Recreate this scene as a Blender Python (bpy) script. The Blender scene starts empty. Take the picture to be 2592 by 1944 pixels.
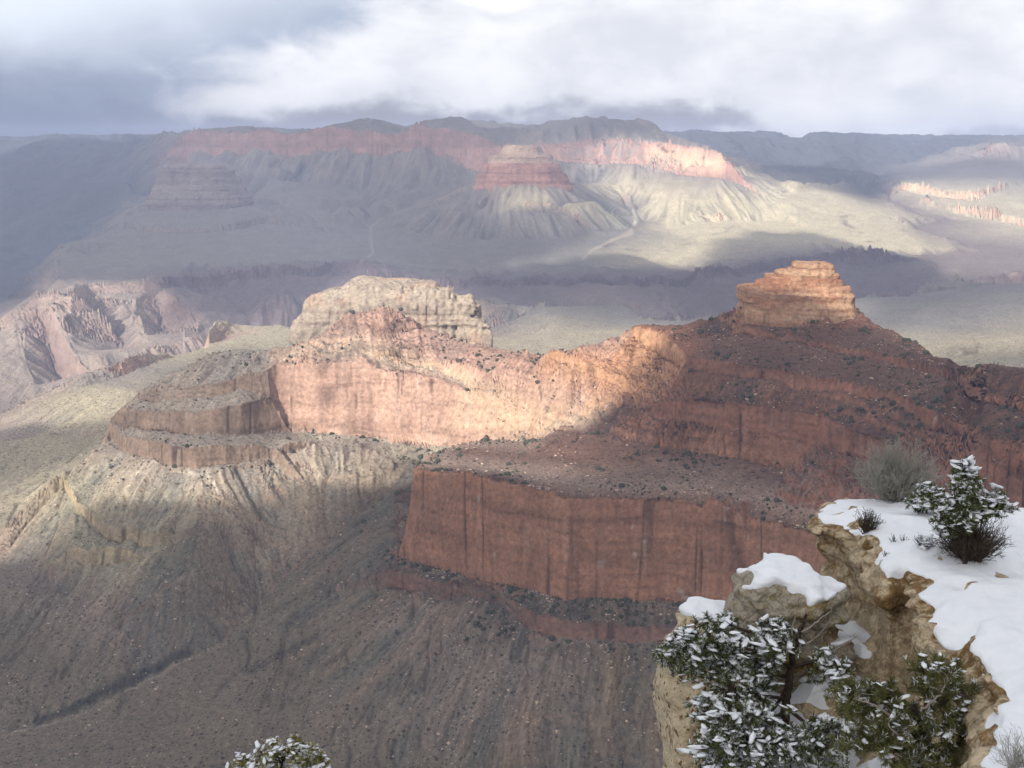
import bpy, bmesh, math, random
import numpy as np
from mathutils import Vector, Matrix, geometry
R = math.radians
scene = bpy.context.scene
COL = scene.collection

# ------------------------------------------------------------------ camera
W, H, F = 2592.0, 1944.0, 3000.0
PITCH = math.atan(592.0/3000.0)       # horizon sits at photo row 380, hidden by the low cloud
cam_d = bpy.data.cameras.new('camera'); cam = bpy.data.objects.new('camera', cam_d)
COL.objects.link(cam); scene.camera = cam
cam_d.sensor_width = 36.0; cam_d.lens = 36.0*F/W
cam_d.clip_start = 0.5; cam_d.clip_end = 90000
cam.location = (0, 0, 0); cam.rotation_euler = (R(90)-PITCH, 0, 0)
# ------------------------------------------------------------------ light
SUN_EL, SUN_AZ = R(30), R(-145)          # azimuth measured from +Y (view) towards +X : sun behind, to the left
sun_dir = Vector((math.sin(SUN_AZ)*math.cos(SUN_EL), math.cos(SUN_AZ)*math.cos(SUN_EL), math.sin(SUN_EL)))
sd = bpy.data.lights.new('sun', 'SUN'); sun = bpy.data.objects.new('sun', sd); COL.objects.link(sun)
sd.energy = 5.0; sd.angle = R(0.5); sd.color = (1.0, .96, .90)
sun.rotation_euler = sun_dir.to_track_quat('Z', 'Y').to_euler()
world = bpy.data.worlds.new('World'); scene.world = world; world.use_nodes = True
wn = world.node_tree.nodes; wl = world.node_tree.links; wn.clear()
wo = wn.new('ShaderNodeOutputWorld'); bg = wn.new('ShaderNodeBackground'); sky = wn.new('ShaderNodeTexSky')
sky.sky_type = 'NISHITA'; sky.sun_disc = False; sky.sun_elevation = SUN_EL; sky.sun_rotation = SUN_AZ
sky.altitude = 2100; sky.air_density = 1.0; sky.dust_density = 3.0; sky.ozone_density = 1.0
SKY_STR = 0.10
bg.inputs[1].default_value = SKY_STR
# broken overcast: cloud layers by direction, white where thick, blue-grey where thin
def wnode(t, **kw):
    n = wn.new(t)
    for k, v in kw.items(): setattr(n, k, v)
    return n
tc = wnode('ShaderNodeTexCoord'); sx = wnode('ShaderNodeSeparateXYZ'); wl.new(tc.outputs['Generated'], sx.inputs[0])
def wmath(op, a, b=None, c=None):
    n = wnode('ShaderNodeMath', operation=op)
    for i, v in enumerate((a, b, c)):
        if v is None: continue
        if isinstance(v, (int, float)): n.inputs[i].default_value = v
        else: wl.new(v, n.inputs[i])
    return n.outputs[0]
def wstep(x, lo, hi):
    n = wnode('ShaderNodeMapRange', interpolation_type='SMOOTHSTEP'); n.inputs['From Min'].default_value = lo; n.inputs['From Max'].default_value = hi
    wl.new(x, n.inputs[0]); return n.outputs[0]
def wmix(f, a, b):
    n = wnode('ShaderNodeMix', data_type='RGBA'); wl.new(f, n.inputs[0])
    for i, c in ((6, a), (7, b)):
        if isinstance(c, tuple): n.inputs[i].default_value = c+(1,)
        else: wl.new(c, n.inputs[i])
    return n.outputs[2]
def wnoise(sc, loc, scale, detail, rough=.55, dist=0.0):
    mp = wnode('ShaderNodeMapping'); mp.inputs['Scale'].default_value = sc; mp.inputs['Location'].default_value = loc
    wl.new(tc.outputs['Generated'], mp.inputs[0])
    n = wnode('ShaderNodeTexNoise'); n.inputs['Scale'].default_value = scale; n.inputs['Detail'].default_value = detail
    n.inputs['Roughness'].default_value = rough; n.inputs['Distortion'].default_value = dist; wl.new(mp.outputs[0], n.inputs['Vector']); return n.outputs[0]
fy = wmath('MAXIMUM', sx.outputs[1], .15)
ax_, ez = wmath('DIVIDE', sx.outputs[0], fy), wmath('DIVIDE', sx.outputs[2], fy)      # azimuth and elevation tangents about the view to the north
big_n = wnoise((1, 1, 2.4), (3.1, .4, .9), 6.0, 5, .5, .4); fine_n = wnoise((1, 1, 1.8), (1.7, 2.2, .3), 19.0, 7, .55, .3)
nn_ = wmath('ADD', wmath('MULTIPLY', big_n, .62), wmath('MULTIPLY', fine_n, .38))
body = wstep(nn_, .36, .64)
cloudc = wmix(body, (.50, .515, .555), (.66, .665, .675))                        # grey belly to white top
edge = wmath('ADD', wmath('ADD', ax_, wmath('MULTIPLY', ez, -2.5)), wmath('ADD', wmath('MULTIPLY', nn_, .55), .31))
left_blue = wmix(body, (.23, .275, .365), (.37, .415, .50))
left_blue = wmix(wstep(wmath('ADD', ez, wmath('MULTIPLY', ax_, -.22)), .11, .21), left_blue, (.55, .59, .65))
cloudc = wmix(wmath('MAXIMUM', wstep(edge, .13, .27), wstep(sx.outputs[1], .35, .15)), left_blue, cloudc)
veil = wmix(wstep(ax_, -.36, -.12), (.115, .14, .20), (.24, .245, .285))        # under the cloud base: shaded, bluer to the left
low = wmath('ADD', ez, wmath('ADD', wmath('MULTIPLY', wmath('SUBTRACT', nn_, .5), .16), wmath('MULTIPLY', wstep(ax_, .14, .30), .03)))
lmask = wstep(ax_, -.17, -.36)
lift = wmath('ADD', wmath('MULTIPLY', wstep(low, .016, .042), wmath('SUBTRACT', 1.0, lmask)), wmath('MULTIPLY', wstep(wmath('ADD', ez, wmath('MULTIPLY', wmath('SUBTRACT', nn_, .5), .10)), .0, .13), lmask))
cloudc = wmix(lift, veil, cloudc)
rift = wmath('ADD', wmath('POWER', wmath('DIVIDE', wmath('ADD', ax_, .02), .03), 2.0), wmath('POWER', wmath('DIVIDE', wmath('ADD', ez, -.134), .016), 2.0))
cloudc = wmix(wstep(wmath('ADD', rift, wmath('MULTIPLY', wmath('SUBTRACT', fine_n, .5), 9.0)), 2.6, .6), cloudc, (.72, .72, .72))
cloudc = wmix(wstep(sx.outputs[1], .15, -.15), cloudc, (.30, .30, .305))      # heavier cover behind the viewpoint
cdiv = wnode('ShaderNodeVectorMath', operation='SCALE'); cdiv.inputs['Scale'].default_value = 1/SKY_STR
wl.new(cloudc, cdiv.inputs[0])
cover = wmath('MAXIMUM', wstep(nn_, .36, .44), wmath('MULTIPLY', wstep(ez, .5, .2), wstep(sx.outputs[1], .0, .3)))
cover = wmath('MULTIPLY_ADD', cover, .4, .6)
wl.new(wmix(cover, sky.outputs[0], cdiv.outputs[0]), bg.inputs[0]); wl.new(bg.outputs[0], wo.inputs[0])
vs = scene.view_settings; vs.view_transform = 'Standard'; vs.look = 'None'; vs.exposure = 0.70; vs.gamma = 1.0
scene.cycles.use_denoising = True
scene.cycles.max_bounces = 6; scene.cycles.volume_bounces = 3; scene.cycles.transparent_max_bounces = 24

# ------------------------------------------------------------------ helpers
CT, ST = math.cos(PITCH), math.sin(PITCH)
def slope(v):
    yc = -(np.asarray(v, float)-972.0)/F
    return (-ST+yc*CT)/(CT+yc*ST)
def pt(u, v, Y):                     # photo pixel + forward distance -> world point
    yc = -(v-972.0)/F; xc = (u-1296.0)/F
    d = CT+yc*ST
    return (Y*xc/d, Y, Y*(-ST+yc*CT)/d)
PO = R(12.08)                        # surveyed heights below refer to a level 0.94 degrees lower
CO, SO = math.cos(PO), math.sin(PO)
def level(v):
    yc = -(np.asarray(v, float)-972.0)/F
    return (-SO+yc*CO)/(CO+yc*SO)
def hpt(u, Y, z):                    # column u, forward distance, surveyed height -> world point
    s = z/Y; yc = (s*CO+SO)/(CO-s*SO)
    return pt(u, 972-F*yc, Y)
def srgb(*c):
    c = np.array(c, float)/255.0
    return np.where(c <= .04045, c/12.92, ((c+.055)/1.055)**2.4)
def _hash(ix, iy, iz, seed):
    h = (ix.astype(np.uint32)*np.uint32(374761393) + iy.astype(np.uint32)*np.uint32(668265263)
         + iz.astype(np.uint32)*np.uint32(2147483647 & 1274126177) + np.uint32(seed*974711+17))
    h = (h ^ (h >> np.uint32(13)))*np.uint32(1274126177)
    h = (h ^ (h >> np.uint32(16)))*np.uint32(2246822519)
    return ((h ^ (h >> np.uint32(15))) & np.uint32(0xFFFFFF)).astype(np.float32)/np.float32(0xFFFFFF)
def noise3(x, y, z, seed=0):         # value noise, -1..1
    x = np.asarray(x, np.float32); y = np.asarray(y, np.float32)+0*x; z = np.asarray(z, np.float32)+0*x
    fx, fy, fz = np.floor(x), np.floor(y), np.floor(z)
    ix, iy, iz = fx.astype(np.int64), fy.astype(np.int64), fz.astype(np.int64)
    tx, ty, tz = x-fx, y-fy, z-fz
    tx = tx*tx*(3-2*tx); ty = ty*ty*(3-2*ty); tz = tz*tz*(3-2*tz)
    def g(a, b, c): return _hash(ix+a, iy+b, iz+c, seed)
    c00 = g(0,0,0)*(1-tx)+g(1,0,0)*tx; c10 = g(0,1,0)*(1-tx)+g(1,1,0)*tx
    c01 = g(0,0,1)*(1-tx)+g(1,0,1)*tx; c11 = g(0,1,1)*(1-tx)+g(1,1,1)*tx
    c0 = c00*(1-ty)+c10*ty; c1 = c01*(1-ty)+c11*ty
    return (c0*(1-tz)+c1*tz)*2-1
def fbm(x, y, z, octv=4, seed=0, gain=.5, lac=2.03):
    s = 0; a = 1.0; t = 0
    for o in range(octv):
        s = s+a*noise3(x, y, z, seed+o*7); t += a; a *= gain
        x = x*lac+11.3; y = y*lac+5.7; z = z*lac+3.1
    return s/t
def sstep(a, b, x):
    t = np.clip((x-a)/(b-a), 0, 1); return t*t*(3-2*t)
def tag(o, label=None, cat=None, group=None, kind=None):
    if label: o['label'] = label
    if cat: o['category'] = cat
    if group: o['group'] = group
    if kind: o['kind'] = kind
    return o
def mesh_obj(name, verts, faces, mat=None, parent=None, smooth=True):
    me = bpy.data.meshes.new(name)
    verts = np.asarray(verts, np.float32); faces = np.asarray(faces, np.int32)
    n, k = faces.shape
    me.vertices.add(len(verts)); me.vertices.foreach_set('co', verts.ravel())
    me.loops.add(n*k); me.loops.foreach_set('vertex_index', faces.ravel())
    me.polygons.add(n); me.polygons.foreach_set('loop_start', np.arange(0, n*k, k, dtype=np.int32))
    me.polygons.foreach_set('use_smooth', np.full(n, smooth))
    me.update(calc_edges=True)
    if mat: me.materials.append(mat)
    o = bpy.data.objects.new(name, me); COL.objects.link(o)
    if parent: o.parent = parent
    return o
def add_color(o, name, rgb):
    a = o.data.color_attributes.new(name, 'FLOAT_COLOR', 'POINT')
    c = np.ones((len(rgb), 4), np.float32); c[:, :3] = rgb
    a.data.foreach_set('color', c.ravel())

# ------------------------------------------------------------------ canyon survey lines
# colour table: (cliff rock, slope soil)
PAL = {
 'red':   ((148,108,85), (100,76,65)),     # red limestone cliff / red shale soil
 'sup':   ((132,93,75), (95,72,62)),
 'supt':  ((114,87,75), (92,84,76)),
 'redt':  ((148,108,85), (96,88,79)),
 'pinkt': ((166,134,115), (140,130,115)),
 'rub':   ((150,100,78), (130,112,100)),
 'tal':   ((156,136,116), (144,132,115)),  # sunlit talus, lightened: part of the sunlight is put into the colour
 'tal_shade':  ((122,109,95), (104,95,82)),  # talus in cloud shade, darkened: the shade is put into the colour
 'tan':   ((186,166,142), (150,134,118)),
 'band':  ((136,115,98), (138,127,115)),
 'org':   ((178,136,104), (132,92,74)),
 'pink':  ((166,134,115), (146,118,104)),
 'pal':   ((178,148,122), (162,143,124)),
 'yel':   ((158,142,114), (134,127,108)),
 'tal_shade2':  ((134,117,102), (112,102,92)),  # talus under the front cliff, its shade painted into the colour
 'ton':   ((166,146,122), (154,143,120)),
 'tong':  ((140,128,116), (124,118,110)),
 'gor':   ((138,114,104), (124,110,102)),
 'gorp':  ((158,136,122), (144,130,117)),
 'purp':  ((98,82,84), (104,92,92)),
 'fred':  ((168,130,114), (134,124,114)),
 'frw_lit':   ((205,168,138), (178,166,138)),  # far ground in the sun patches, lightened: sunlight put into the colour
 'fgr_shade':   ((126,114,104), (116,110,102)),  # far grey ground, darkened: cloud shade put into the colour
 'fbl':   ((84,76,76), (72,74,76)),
}
LINES = []
def L(region, pal, pts, dY=0.0, zc=None):
    """pts: (u,v,Y) visible points. With zc given, pts are (u,v) lying at height zc."""
    out = []
    for p in pts:
        if zc is not None: out.append((p[0], p[1], zc/float(level(p[1]))+dY))
        else: out.append((p[0], p[1], p[2]+dY))
    P = [pt(*p) for p in out]; U = [p[0] for p in out]
    _store(region, pal, P, U)
def Hd(region, pal, pts):
    _store(region, pal, [hpt(*p) for p in pts], [p[0] for p in pts])
def _store(region, pal, P, U):
    P = [list(p) for p in P]
    if min(U) <= 0:
        k = 0 if U[0] <= 0 else -1
        e = P[k]; q = [e[0]-.16*e[1], e[1], e[2]]
        P = [q]+P if k == 0 else P+[q]
    if max(U) >= 2592:
        k = -1 if U[-1] >= 2592 else 0
        e = P[k]; q = [e[0]+.16*e[1], e[1], e[2]]
        P = P+[q] if k == -1 else [q]+P
    LINES.append((region, pal, P))
def interp(tab, u):
    return float(np.interp(u, [t[0] for t in tab], [t[1] for t in tab]))

# --- near floor, below the frame
Hd('canyon_floor', 'tal_shade', [(0,700,-1000),(650,700,-1000),(1300,700,-990),(2592,700,-990)])
Hd('canyon_floor', 'tal_shade', [(0,1250,-985),(650,1250,-980),(1300,1250,-965),(2592,1250,-930)])
L('canyon_floor', 'tal_shade', [(0,1944,1640),(300,1944,1620),(600,1944,1592),(900,1944,1572),(1300,1944,1560),(1700,1944,1545),(2592,1944,1480)])
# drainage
L('canyon_floor', 'tal_shade', [(0,1862,1745),(120,1835,1780),(250,1792,1830),(430,1692,1930),(570,1630,1990),(615,1560,2070),(750,1432,2190),(870,1332,2270),(950,1240,2345),(1010,1175,2400)])
L('canyon_floor', 'tal_shade', [(0,1900,1700),(200,1860,1740),(380,1780,1815),(560,1690,1900),(720,1600,1975),(820,1500,2060)])
L('talus_slope', 'tal_shade', [(700,1944,1584),(790,1800,1715),(860,1680,1820),(905,1560,1925),(960,1490,1978)])
L('talus_slope', 'tal_shade2', [(1100,1900,1600),(1110,1800,1665),(1090,1680,1755),(1075,1560,1860)])
L('talus_slope', 'tal_shade2', [(1330,1900,1585),(1335,1800,1640),(1350,1700,1710),(1365,1640,1752)])
L('talus_slope', 'tal_shade', [(1560,1900,1580),(1570,1800,1628),(1580,1700,1690),(1580,1655,1722)])
L('talus_slope', 'tal_shade', [(1760,1900,1545),(1790,1750,1630),(1800,1650,1700)])
L('talus_slope', 'tal_shade', [(2100,1944,1460),(2592,1944,1230)])
# lower red ledge under the front cliff
LB = [(984,1489,1984),(1040,1492,1945),(1076,1494,1920),(1112,1520,1890),(1130,1507,1893),(1216,1513,1872),(1284,1540,1835),(1352,1593,1782),(1379,1612,1768),(1488,1620,1752),(1578,1626,1746),(1714,1630,1735),(1900,1650,1715)]
LT = [(984,1441,1994),(1040,1452,1962),(1076,1462,1938),(1112,1474,1918),(1130,1476,1910),(1216,1490,1886),(1284,1516,1850),(1352,1553,1798),(1379,1560,1785),(1488,1580,1766),(1578,1587,1757),(1714,1596,1744),(1900,1612,1722)]
L('front_ridge', 'supt', LB); L('front_ridge', 'supt', LT)
# front cliff
FB = [(1018,1408),(1060,1420),(1117,1436),(1198,1462),(1293,1480),(1352,1490),(1429,1516),(1465,1510),(1560,1515),(1668,1520),(1827,1538),(1894,1547),(2040,1590),(2200,1673),(2400,1760),(2592,1830)]
FT = [(1058,1184),(1100,1190),(1168,1196),(1270,1217),(1392,1245),(1442,1258),(1560,1262),(1660,1265),(1741,1268),(1774,1290),(1800,1264),(1830,1268),(1870,1300),(1886,1338),(1905,1318),(1960,1322),(2040,1350),(2200,1385),(2400,1455),(2592,1520)]
fbY = [(u, -745/float(level(v))) for u, v in FB]
L('front_ridge', 'redt', FB, zc=-745)
L('front_ridge', 'red', [(u, v, interp(fbY, u)+22) for u, v in FT])
L('front_ridge', 'red', [(1040,1300,2014),(1054,1240,2016)])
# left return of the cliff, terrace rim
L('front_ridge', 'rub', [(1058,1183,2020),(1078,1166,2060),(1100,1150,2110),(1123,1134,2172),(1168,1122,2212),(1229,1113,2238),(1310,1119,2216),(1352,1112,2238)])
Hd('front_ridge', 'redt', [(1030,2060,-735),(1050,2120,-725),(1085,2200,-712),(1140,2255,-700),(1220,2285,-690),(1310,2268,-668),(1365,2275,-628)])
# terrace and rubble above the cliff
L('front_ridge', 'rub', [(1110,1172,2062),(1200,1180,2035),(1290,1196,1960),(1400,1218,1900),(1520,1232,1870),(1680,1235,1858),(1800,1238,1850),(1890,1262,1830),(1960,1262,1825),(2100,1300,1760),(2240,1330,1640),(2400,1390,1510),(2592,1450,1400)])
L('front_ridge', 'red', [(1180,1142,2140),(1280,1150,2110),(1380,1160,2070),(1480,1165,2040),(1600,1165,2020)])
L('front_ridge', 'red', [(1420,1090,2240),(1500,1100,2170),(1600,1120,2100),(1720,1140,2030),(1850,1160,1985),(1990,1185,1930)])
# ledge two
L2T = [(1574,1027,2210),(1640,1026,2150),(1737,1022,2080),(1821,1023,2045),(1920,1031,2010),(2009,1048,1960),(2068,1056,1930),(2142,1090,1846),(2240,1124,1765),(2330,1160,1690),(2420,1215,1610),(2592,1260,1530)]
L2B = [(1590,1042,2195),(1683,1060,2112),(1740,1068,2068),(1846,1085,2018),(1920,1094,1990),(1994,1105,1952),(2068,1114,1915),(2142,1142,1834),(2240,1172,1754),(2330,1205,1680),(2420,1262,1596),(2592,1310,1515)]
L('front_ridge', 'sup', L2T); L('front_ridge', 'sup', L2B)
# ledge one
L1T = [(1609,822,2345),(1650,832,2325),(1688,848,2290),(1732,891,2190),(1742,909,2155),(1846,921,2128),(1939,932,2095),(2068,955,2008),(2157,971,1950),(2265,1000,1866),(2364,1044,1745),(2438,1081,1655),(2497,1104,1604),(2510,1140,1545),(2592,1148,1530)]
L1B = [(1606,853,2335),(1650,880,2310),(1688,896,2275),(1726,925,2182),(1742,942,2143),(1846,950,2117),(1939,960,2082),(1994,980,2038),(2068,989,1994),(2157,996,1938),(2265,1022,1854),(2364,1080,1733),(2438,1110,1643),(2497,1132,1592),(2515,1185,1530),(2592,1200,1515)]
L('front_ridge', 'org', L1T[:4]); L('front_ridge', 'org', L1B[:4])
L('front_ridge', 'sup', L1T[4:]); L('front_ridge', 'sup', L1B[4:])
# faint upper ledge
UT = [(1944,838,2240),(2020,850,2205),(2092,867,2160),(2165,884,2105),(2240,901,2045),(2330,918,1965),(2413,937,1870),(2470,990,1745),(2592,1020,1660)]
L('front_ridge', 'sup', UT); L('front_ridge', 'sup', [(u, v+16, Y-7) for u, v, Y in UT])
# butte skirt and ridge line
L('front_ridge', 'red', [(1609,822,2352),(1673,818,2372),(1722,822,2368),(1816,797,2350),(1887,768,2330)])
L('front_ridge', 'red', [(1820,850,2270),(1900,815,2285),(2000,828,2262),(2100,838,2225),(2200,850,2185)])
L('front_ridge', 'red', [(2186,806,2300),(2221,822,2260),(2282,847,2170),(2327,871,2090),(2364,896,2010),(2423,918,1915),(2468,927,1860),(2502,921,1800),(2592,941,1730)])
Hd('front_ridge', 'red', [(1500,2650,-560),(1673,2600,-540),(1887,2560,-500),(2050,2560,-490),(2221,2480,-500),(2364,2240,-520),(2592,1950,-540)])
# butte cap
CB = [(1887,768,2318),(1930,772,2306),(1977,778,2296),(2058,794,2280),(2140,808,2272),(2180,801,2300)]
CM = [(1888,735,2325),(1930,738,2316),(1977,742,2308),(2058,752,2296),(2130,760,2290),(2178,765,2312)]
L('front_ridge', 'org', CB)
Hd('front_ridge', 'org', [(1895,2400,-350),(1960,2430,-345),(2058,2440,-345),(2120,2440,-350),(2175,2400,-355)])
# --- saddle, red peak ridge
L('red_ridge', 'pink', [(1606,853,2350),(1514,870,2400),(1444,880,2440),(1390,891,2470)])
L('red_ridge', 'org', [(1390,893,2462),(1440,905,2410),(1500,925,2360),(1560,948,2300),(1610,975,2250)])
L('red_ridge', 'org', [(1392,910,2455),(1440,922,2402),(1500,945,2350),(1560,972,2288),(1605,995,2240)])
L('red_ridge', 'pink', [(981,772,2720),(1025,800,2700),(1066,825,2680),(1148,857,2650),(1229,874,2610),(1310,890,2560),(1370,906,2500)])
L('red_ridge', 'pink', [(940,830,2660),(1030,868,2620),(1120,905,2570),(1210,935,2510),(1300,960,2450),(1400,985,2390),(1480,1010,2320)])
L('red_ridge', 'pal', [(1200,985,2465),(1260,1010,2440),(1330,1045,2400),(1400,1065,2340)])
L('red_ridge', 'pal', [(1330,1100,2390),(1400,1095,2290),(1470,1060,2280)])
L('red_ridge', 'pink', [(952,788,2705),(883,786,2690),(876,800,2675),(790,856,2640),(775,866,2630)])
L('red_ridge', 'pal', [(775,880,2622),(720,896,2600),(690,890,2600)])
# central cliff
CBt = [(700,1092,2530),(822,1094,2520),(944,1110,2505),(1025,1122,2475),(1107,1129,2448)]
CTt = [(700,925,2565),(798,925,2552),(903,918,2545),(985,940,2540),(1066,953,2525),(1148,975,2500),(1176,996,2482)]
L('red_ridge', 'pinkt', CBt); L('red_ridge', 'pink', CTt)
Hd('red_ridge', 'pinkt', [(1130,2430,-655),(1190,2430,-650),(1270,2400,-640),(1340,2360,-625)])
L('red_ridge', 'pal', [(1176,997,2480),(1190,1005,2470),(1241,1041,2442),(1310,1084,2405),(1345,1100,2385)])
L('red_ridge', 'pal', [(760,890,2590),(830,875,2600),(903,888,2590),(985,912,2580),(1066,925,2565),(1148,950,2532),(1190,985,2490)])
Hd('red_ridge', 'pink', [(900,2860,-520),(1000,2880,-500),(1100,2850,-520),(1229,2800,-560),(1370,2680,-620)])
# banded spur on the left
S0 = [(281,1112,2520),(301,1126,2480),(317,1143,2430),(407,1168,2362),(448,1176,2343),(488,1180,2335),(570,1172,2352),(651,1160,2385),(753,1139,2435),(806,1127,2462),(900,1122,2475)]
S1 = [(277,1088,2530),(301,1098,2492),(317,1104,2440),(390,1120,2380),(448,1127,2353),(488,1131,2345),(570,1127,2362),(692,1123,2405),(773,1121,2448),(860,1116,2478)]
L('banded_spur', 'band', S0); L('banded_spur', 'band', S1)
L('banded_spur', 'band', [(279,1070,2545),(310,1072,2505),(366,1083,2455),(450,1096,2425),(530,1100,2420),(610,1100,2432),(690,1097,2490)])
L('banded_spur', 'band', [(285,1056,2552),(313,1030,2520),(350,1042,2470),(450,1046,2440),(530,1040,2436),(610,1026,2446),(655,1018,2490),(690,1010,2520)])
L('banded_spur', 'band', [(346,1013,2540),(400,1018,2500),(470,1012,2490),(550,1000,2490),(630,985,2510)])
L('banded_spur', 'band', [(366,982,2560),(411,975,2530),(470,985,2510),(550,968,2508),(630,950,2525),(680,940,2545)])
L('banded_spur', 'band', [(468,933,2575),(509,904,2605),(561,891,2615),(602,880,2620),(667,884,2612)])
Hd('banded_spur', 'tal', [(200,2560,-800),(250,2650,-770),(330,2720,-740),(450,2750,-720),(560,2760,-690),(660,2770,-660)])
# left talus and yellow ledges
L('talus_slope', 'tal', [(275,1115,2515),(215,1160,2455),(160,1190,2410)])
L('talus_slope', 'yel', [(160,1192,2405),(178,1230,2360),(194,1270,2310),(235,1290,2280),(253,1312,2255),(294,1330,2228),(343,1328,2228),(389,1350,2195)])
L('talus_slope', 'yel', [(165,1225,2395),(180,1262,2345),(196,1292,2302),(237,1318,2272),(255,1346,2246),(296,1366,2218),(343,1370,2216),(389,1385,2186)])
L('talus_slope', 'yel', [(176,1385,2195),(240,1376,2190),(300,1382,2180),(340,1392,2170)])
L('talus_slope', 'yel', [(176,1405,2188),(240,1425,2170),(300,1420,2166),(340,1412,2160)])
L('talus_slope', 'tal', [(520,1240,2270),(508,1295,2225)])
L('talus_slope', 'tal_shade', [(500,1330,2195),(480,1430,2115),(500,1540,2045)])
L('talus_slope', 'tal_shade2', [(0,1420,2260),(100,1450,2180),(200,1520,2090),(300,1600,2000),(400,1640,1975)])
L('talus_slope', 'tal_shade', [(0,1600,2020),(150,1650,1960),(280,1720,1890)])
L('talus_slope', 'tal', [(820,1200,2370),(760,1280,2300),(700,1370,2225)])
# left valley, mound
L('canyon_floor', 'ton', [(0,1270,2560),(80,1265,2540),(140,1255,2500)])
L('canyon_floor', 'ton', [(0,1205,2780),(100,1200,2740),(150,1192,2640)])
L('canyon_floor', 'ton', [(0,1116,2980),(70,1104,3000),(150,1100,3000),(240,1106,2960),(270,1116,2900)])
Hd('canyon_floor', 'tal', [(0,3120,-860),(150,3120,-850),(270,3050,-820),(420,3000,-780)])
# tonto bench on the left
L('bench', 'ton', [(110,1085,3230),(170,1060,3280),(240,1080,3180)], zc=None)
L('bench', 'gorp', [(0,1098,3260),(98,1098,3230)])
L('bench', 'gorp', [(0,1060,3450),(80,1010,3560),(150,985,3560)])
L('bench', 'ton', [(165,1003,3460),(180,1000,3420),(213,982,3490)])
L('bench', 'fred', [(214,978,3500),(285,962,3580),(340,940,3700)])
L('bench', 'fred', [(222,944,3560),(309,907,3700),(354,890,3850)])
L('bench', 'ton', [(360,905,3960),(431,899,4050),(452,899,4060),(529,876,4240)])
L('bench', 'pink', [(529,866,4300),(552,862,4400)])
L('bench', 'ton', [(530,830,4340),(545,811,4500),(586,813,4560),(647,823,4600),(712,823,4600)])
Hd('bench', 'ton', [(450,3300,-740),(600,3300,-730),(720,3350,-720),(860,3500,-740),(1000,3500,-740)])
Hd('bench', 'gor', [(0,3700,-1000),(100,3760,-1010),(180,3720,-1000),(250,3720,-980),(340,3950,-980),(450,4260,-1000),(529,4550,-1020),(620,4850,-1050),(720,4900,-1050),(900,4800,-1050)])
Hd('canyon_floor', 'ton', [(1000,4100,-790),(1250,3600,-800),(1500,3500,-810),(1900,3400,-830),(2250,3200,-830),(2592,2900,-820)])
# --- inner gorge, left promontory
Hd('gorge_wall', 'gor', [(0,4500,-1170),(102,4650,-1150),(200,4750,-1150),(317,4800,-1150),(430,4900,-1150),(560,5200,-1150),(760,5400,-1140),(1000,5500,-1130),(1200,5650,-1120)])
RT = [(94,751,5560),(140,750,5560),(185,750,5560),(192,730,5850),(215,722,6000),(244,721,6020),(300,718,6040),(366,714,6080),(407,708,6150)]
RB = [(90,784,5520),(140,788,5510),(182,792,5505),(203,778,5800),(225,757,5960),(248,746,5985),(300,745,6000),(366,742,6040),(407,738,6100)]
L('gorge_wall', 'gorp', RT); L('gorge_wall', 'gorp', RB)
L('gorge_wall', 'gorp', [(0,846,5440),(41,812,5470),(90,786,5505)])
Hd('gorge_wall', 'gor', [(-10,5900,-1000),(40,6000,-960),(80,6100,-900),(130,6400,-880)])
L('gorge_wall', 'gorp', [(135,800,5480),(170,860,5250),(210,920,5060),(240,960,4950)])      # spur crests
L('gorge_wall', 'gorp', [(50,840,5380),(60,900,5150),(90,970,4900),(110,1010,4780)])
L('gorge_wall', 'gor', [(95,812,5500),(120,880,5400),(150,950,5210),(175,990,5060)])      # gullies
L('gorge_wall', 'gor', [(203,797,5790),(244,814,5770),(285,852,5620),(313,899,5400)])
L('gorge_wall', 'gorp', [(230,790,5720),(270,812,5560)])
L('gorge_wall', 'gorp', [(330,770,5900),(350,810,5650),(365,850,5440),(385,885,5260)])
L('gorge_wall', 'gor', [(391,760,6060),(405,804,5990),(420,872,5740),(435,894,5620)])
L('gorge_wall', 'gor', [(450,760,6000),(500,810,5760),(520,860,5480)])
L('gorge_wall', 'purp', [(560,740,6260),(600,790,6000),(640,815,5850)])
# gorge rim, centre and right
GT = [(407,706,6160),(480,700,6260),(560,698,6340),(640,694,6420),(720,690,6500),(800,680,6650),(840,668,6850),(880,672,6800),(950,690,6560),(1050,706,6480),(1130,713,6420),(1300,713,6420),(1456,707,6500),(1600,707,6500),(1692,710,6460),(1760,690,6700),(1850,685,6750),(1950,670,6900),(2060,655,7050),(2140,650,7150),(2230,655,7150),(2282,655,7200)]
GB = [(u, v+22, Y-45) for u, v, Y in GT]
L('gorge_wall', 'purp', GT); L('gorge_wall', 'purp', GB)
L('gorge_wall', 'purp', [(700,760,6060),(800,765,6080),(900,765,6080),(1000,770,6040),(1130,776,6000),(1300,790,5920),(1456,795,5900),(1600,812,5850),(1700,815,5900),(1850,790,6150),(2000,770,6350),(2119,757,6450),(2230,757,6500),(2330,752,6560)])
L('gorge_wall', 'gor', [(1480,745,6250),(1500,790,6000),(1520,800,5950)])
L('gorge_wall', 'gor', [(1560,740,6300),(1570,790,5990)])
Hd('gorge_wall', 'gor', [(1250,5850,-1060),(1456,5780,-1060),(1600,5700,-1080),(1700,5700,-1080),(1900,5900,-1060),(2119,6100,-1060),(2330,6300,-1040),(2592,6400,-1000)])
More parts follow.
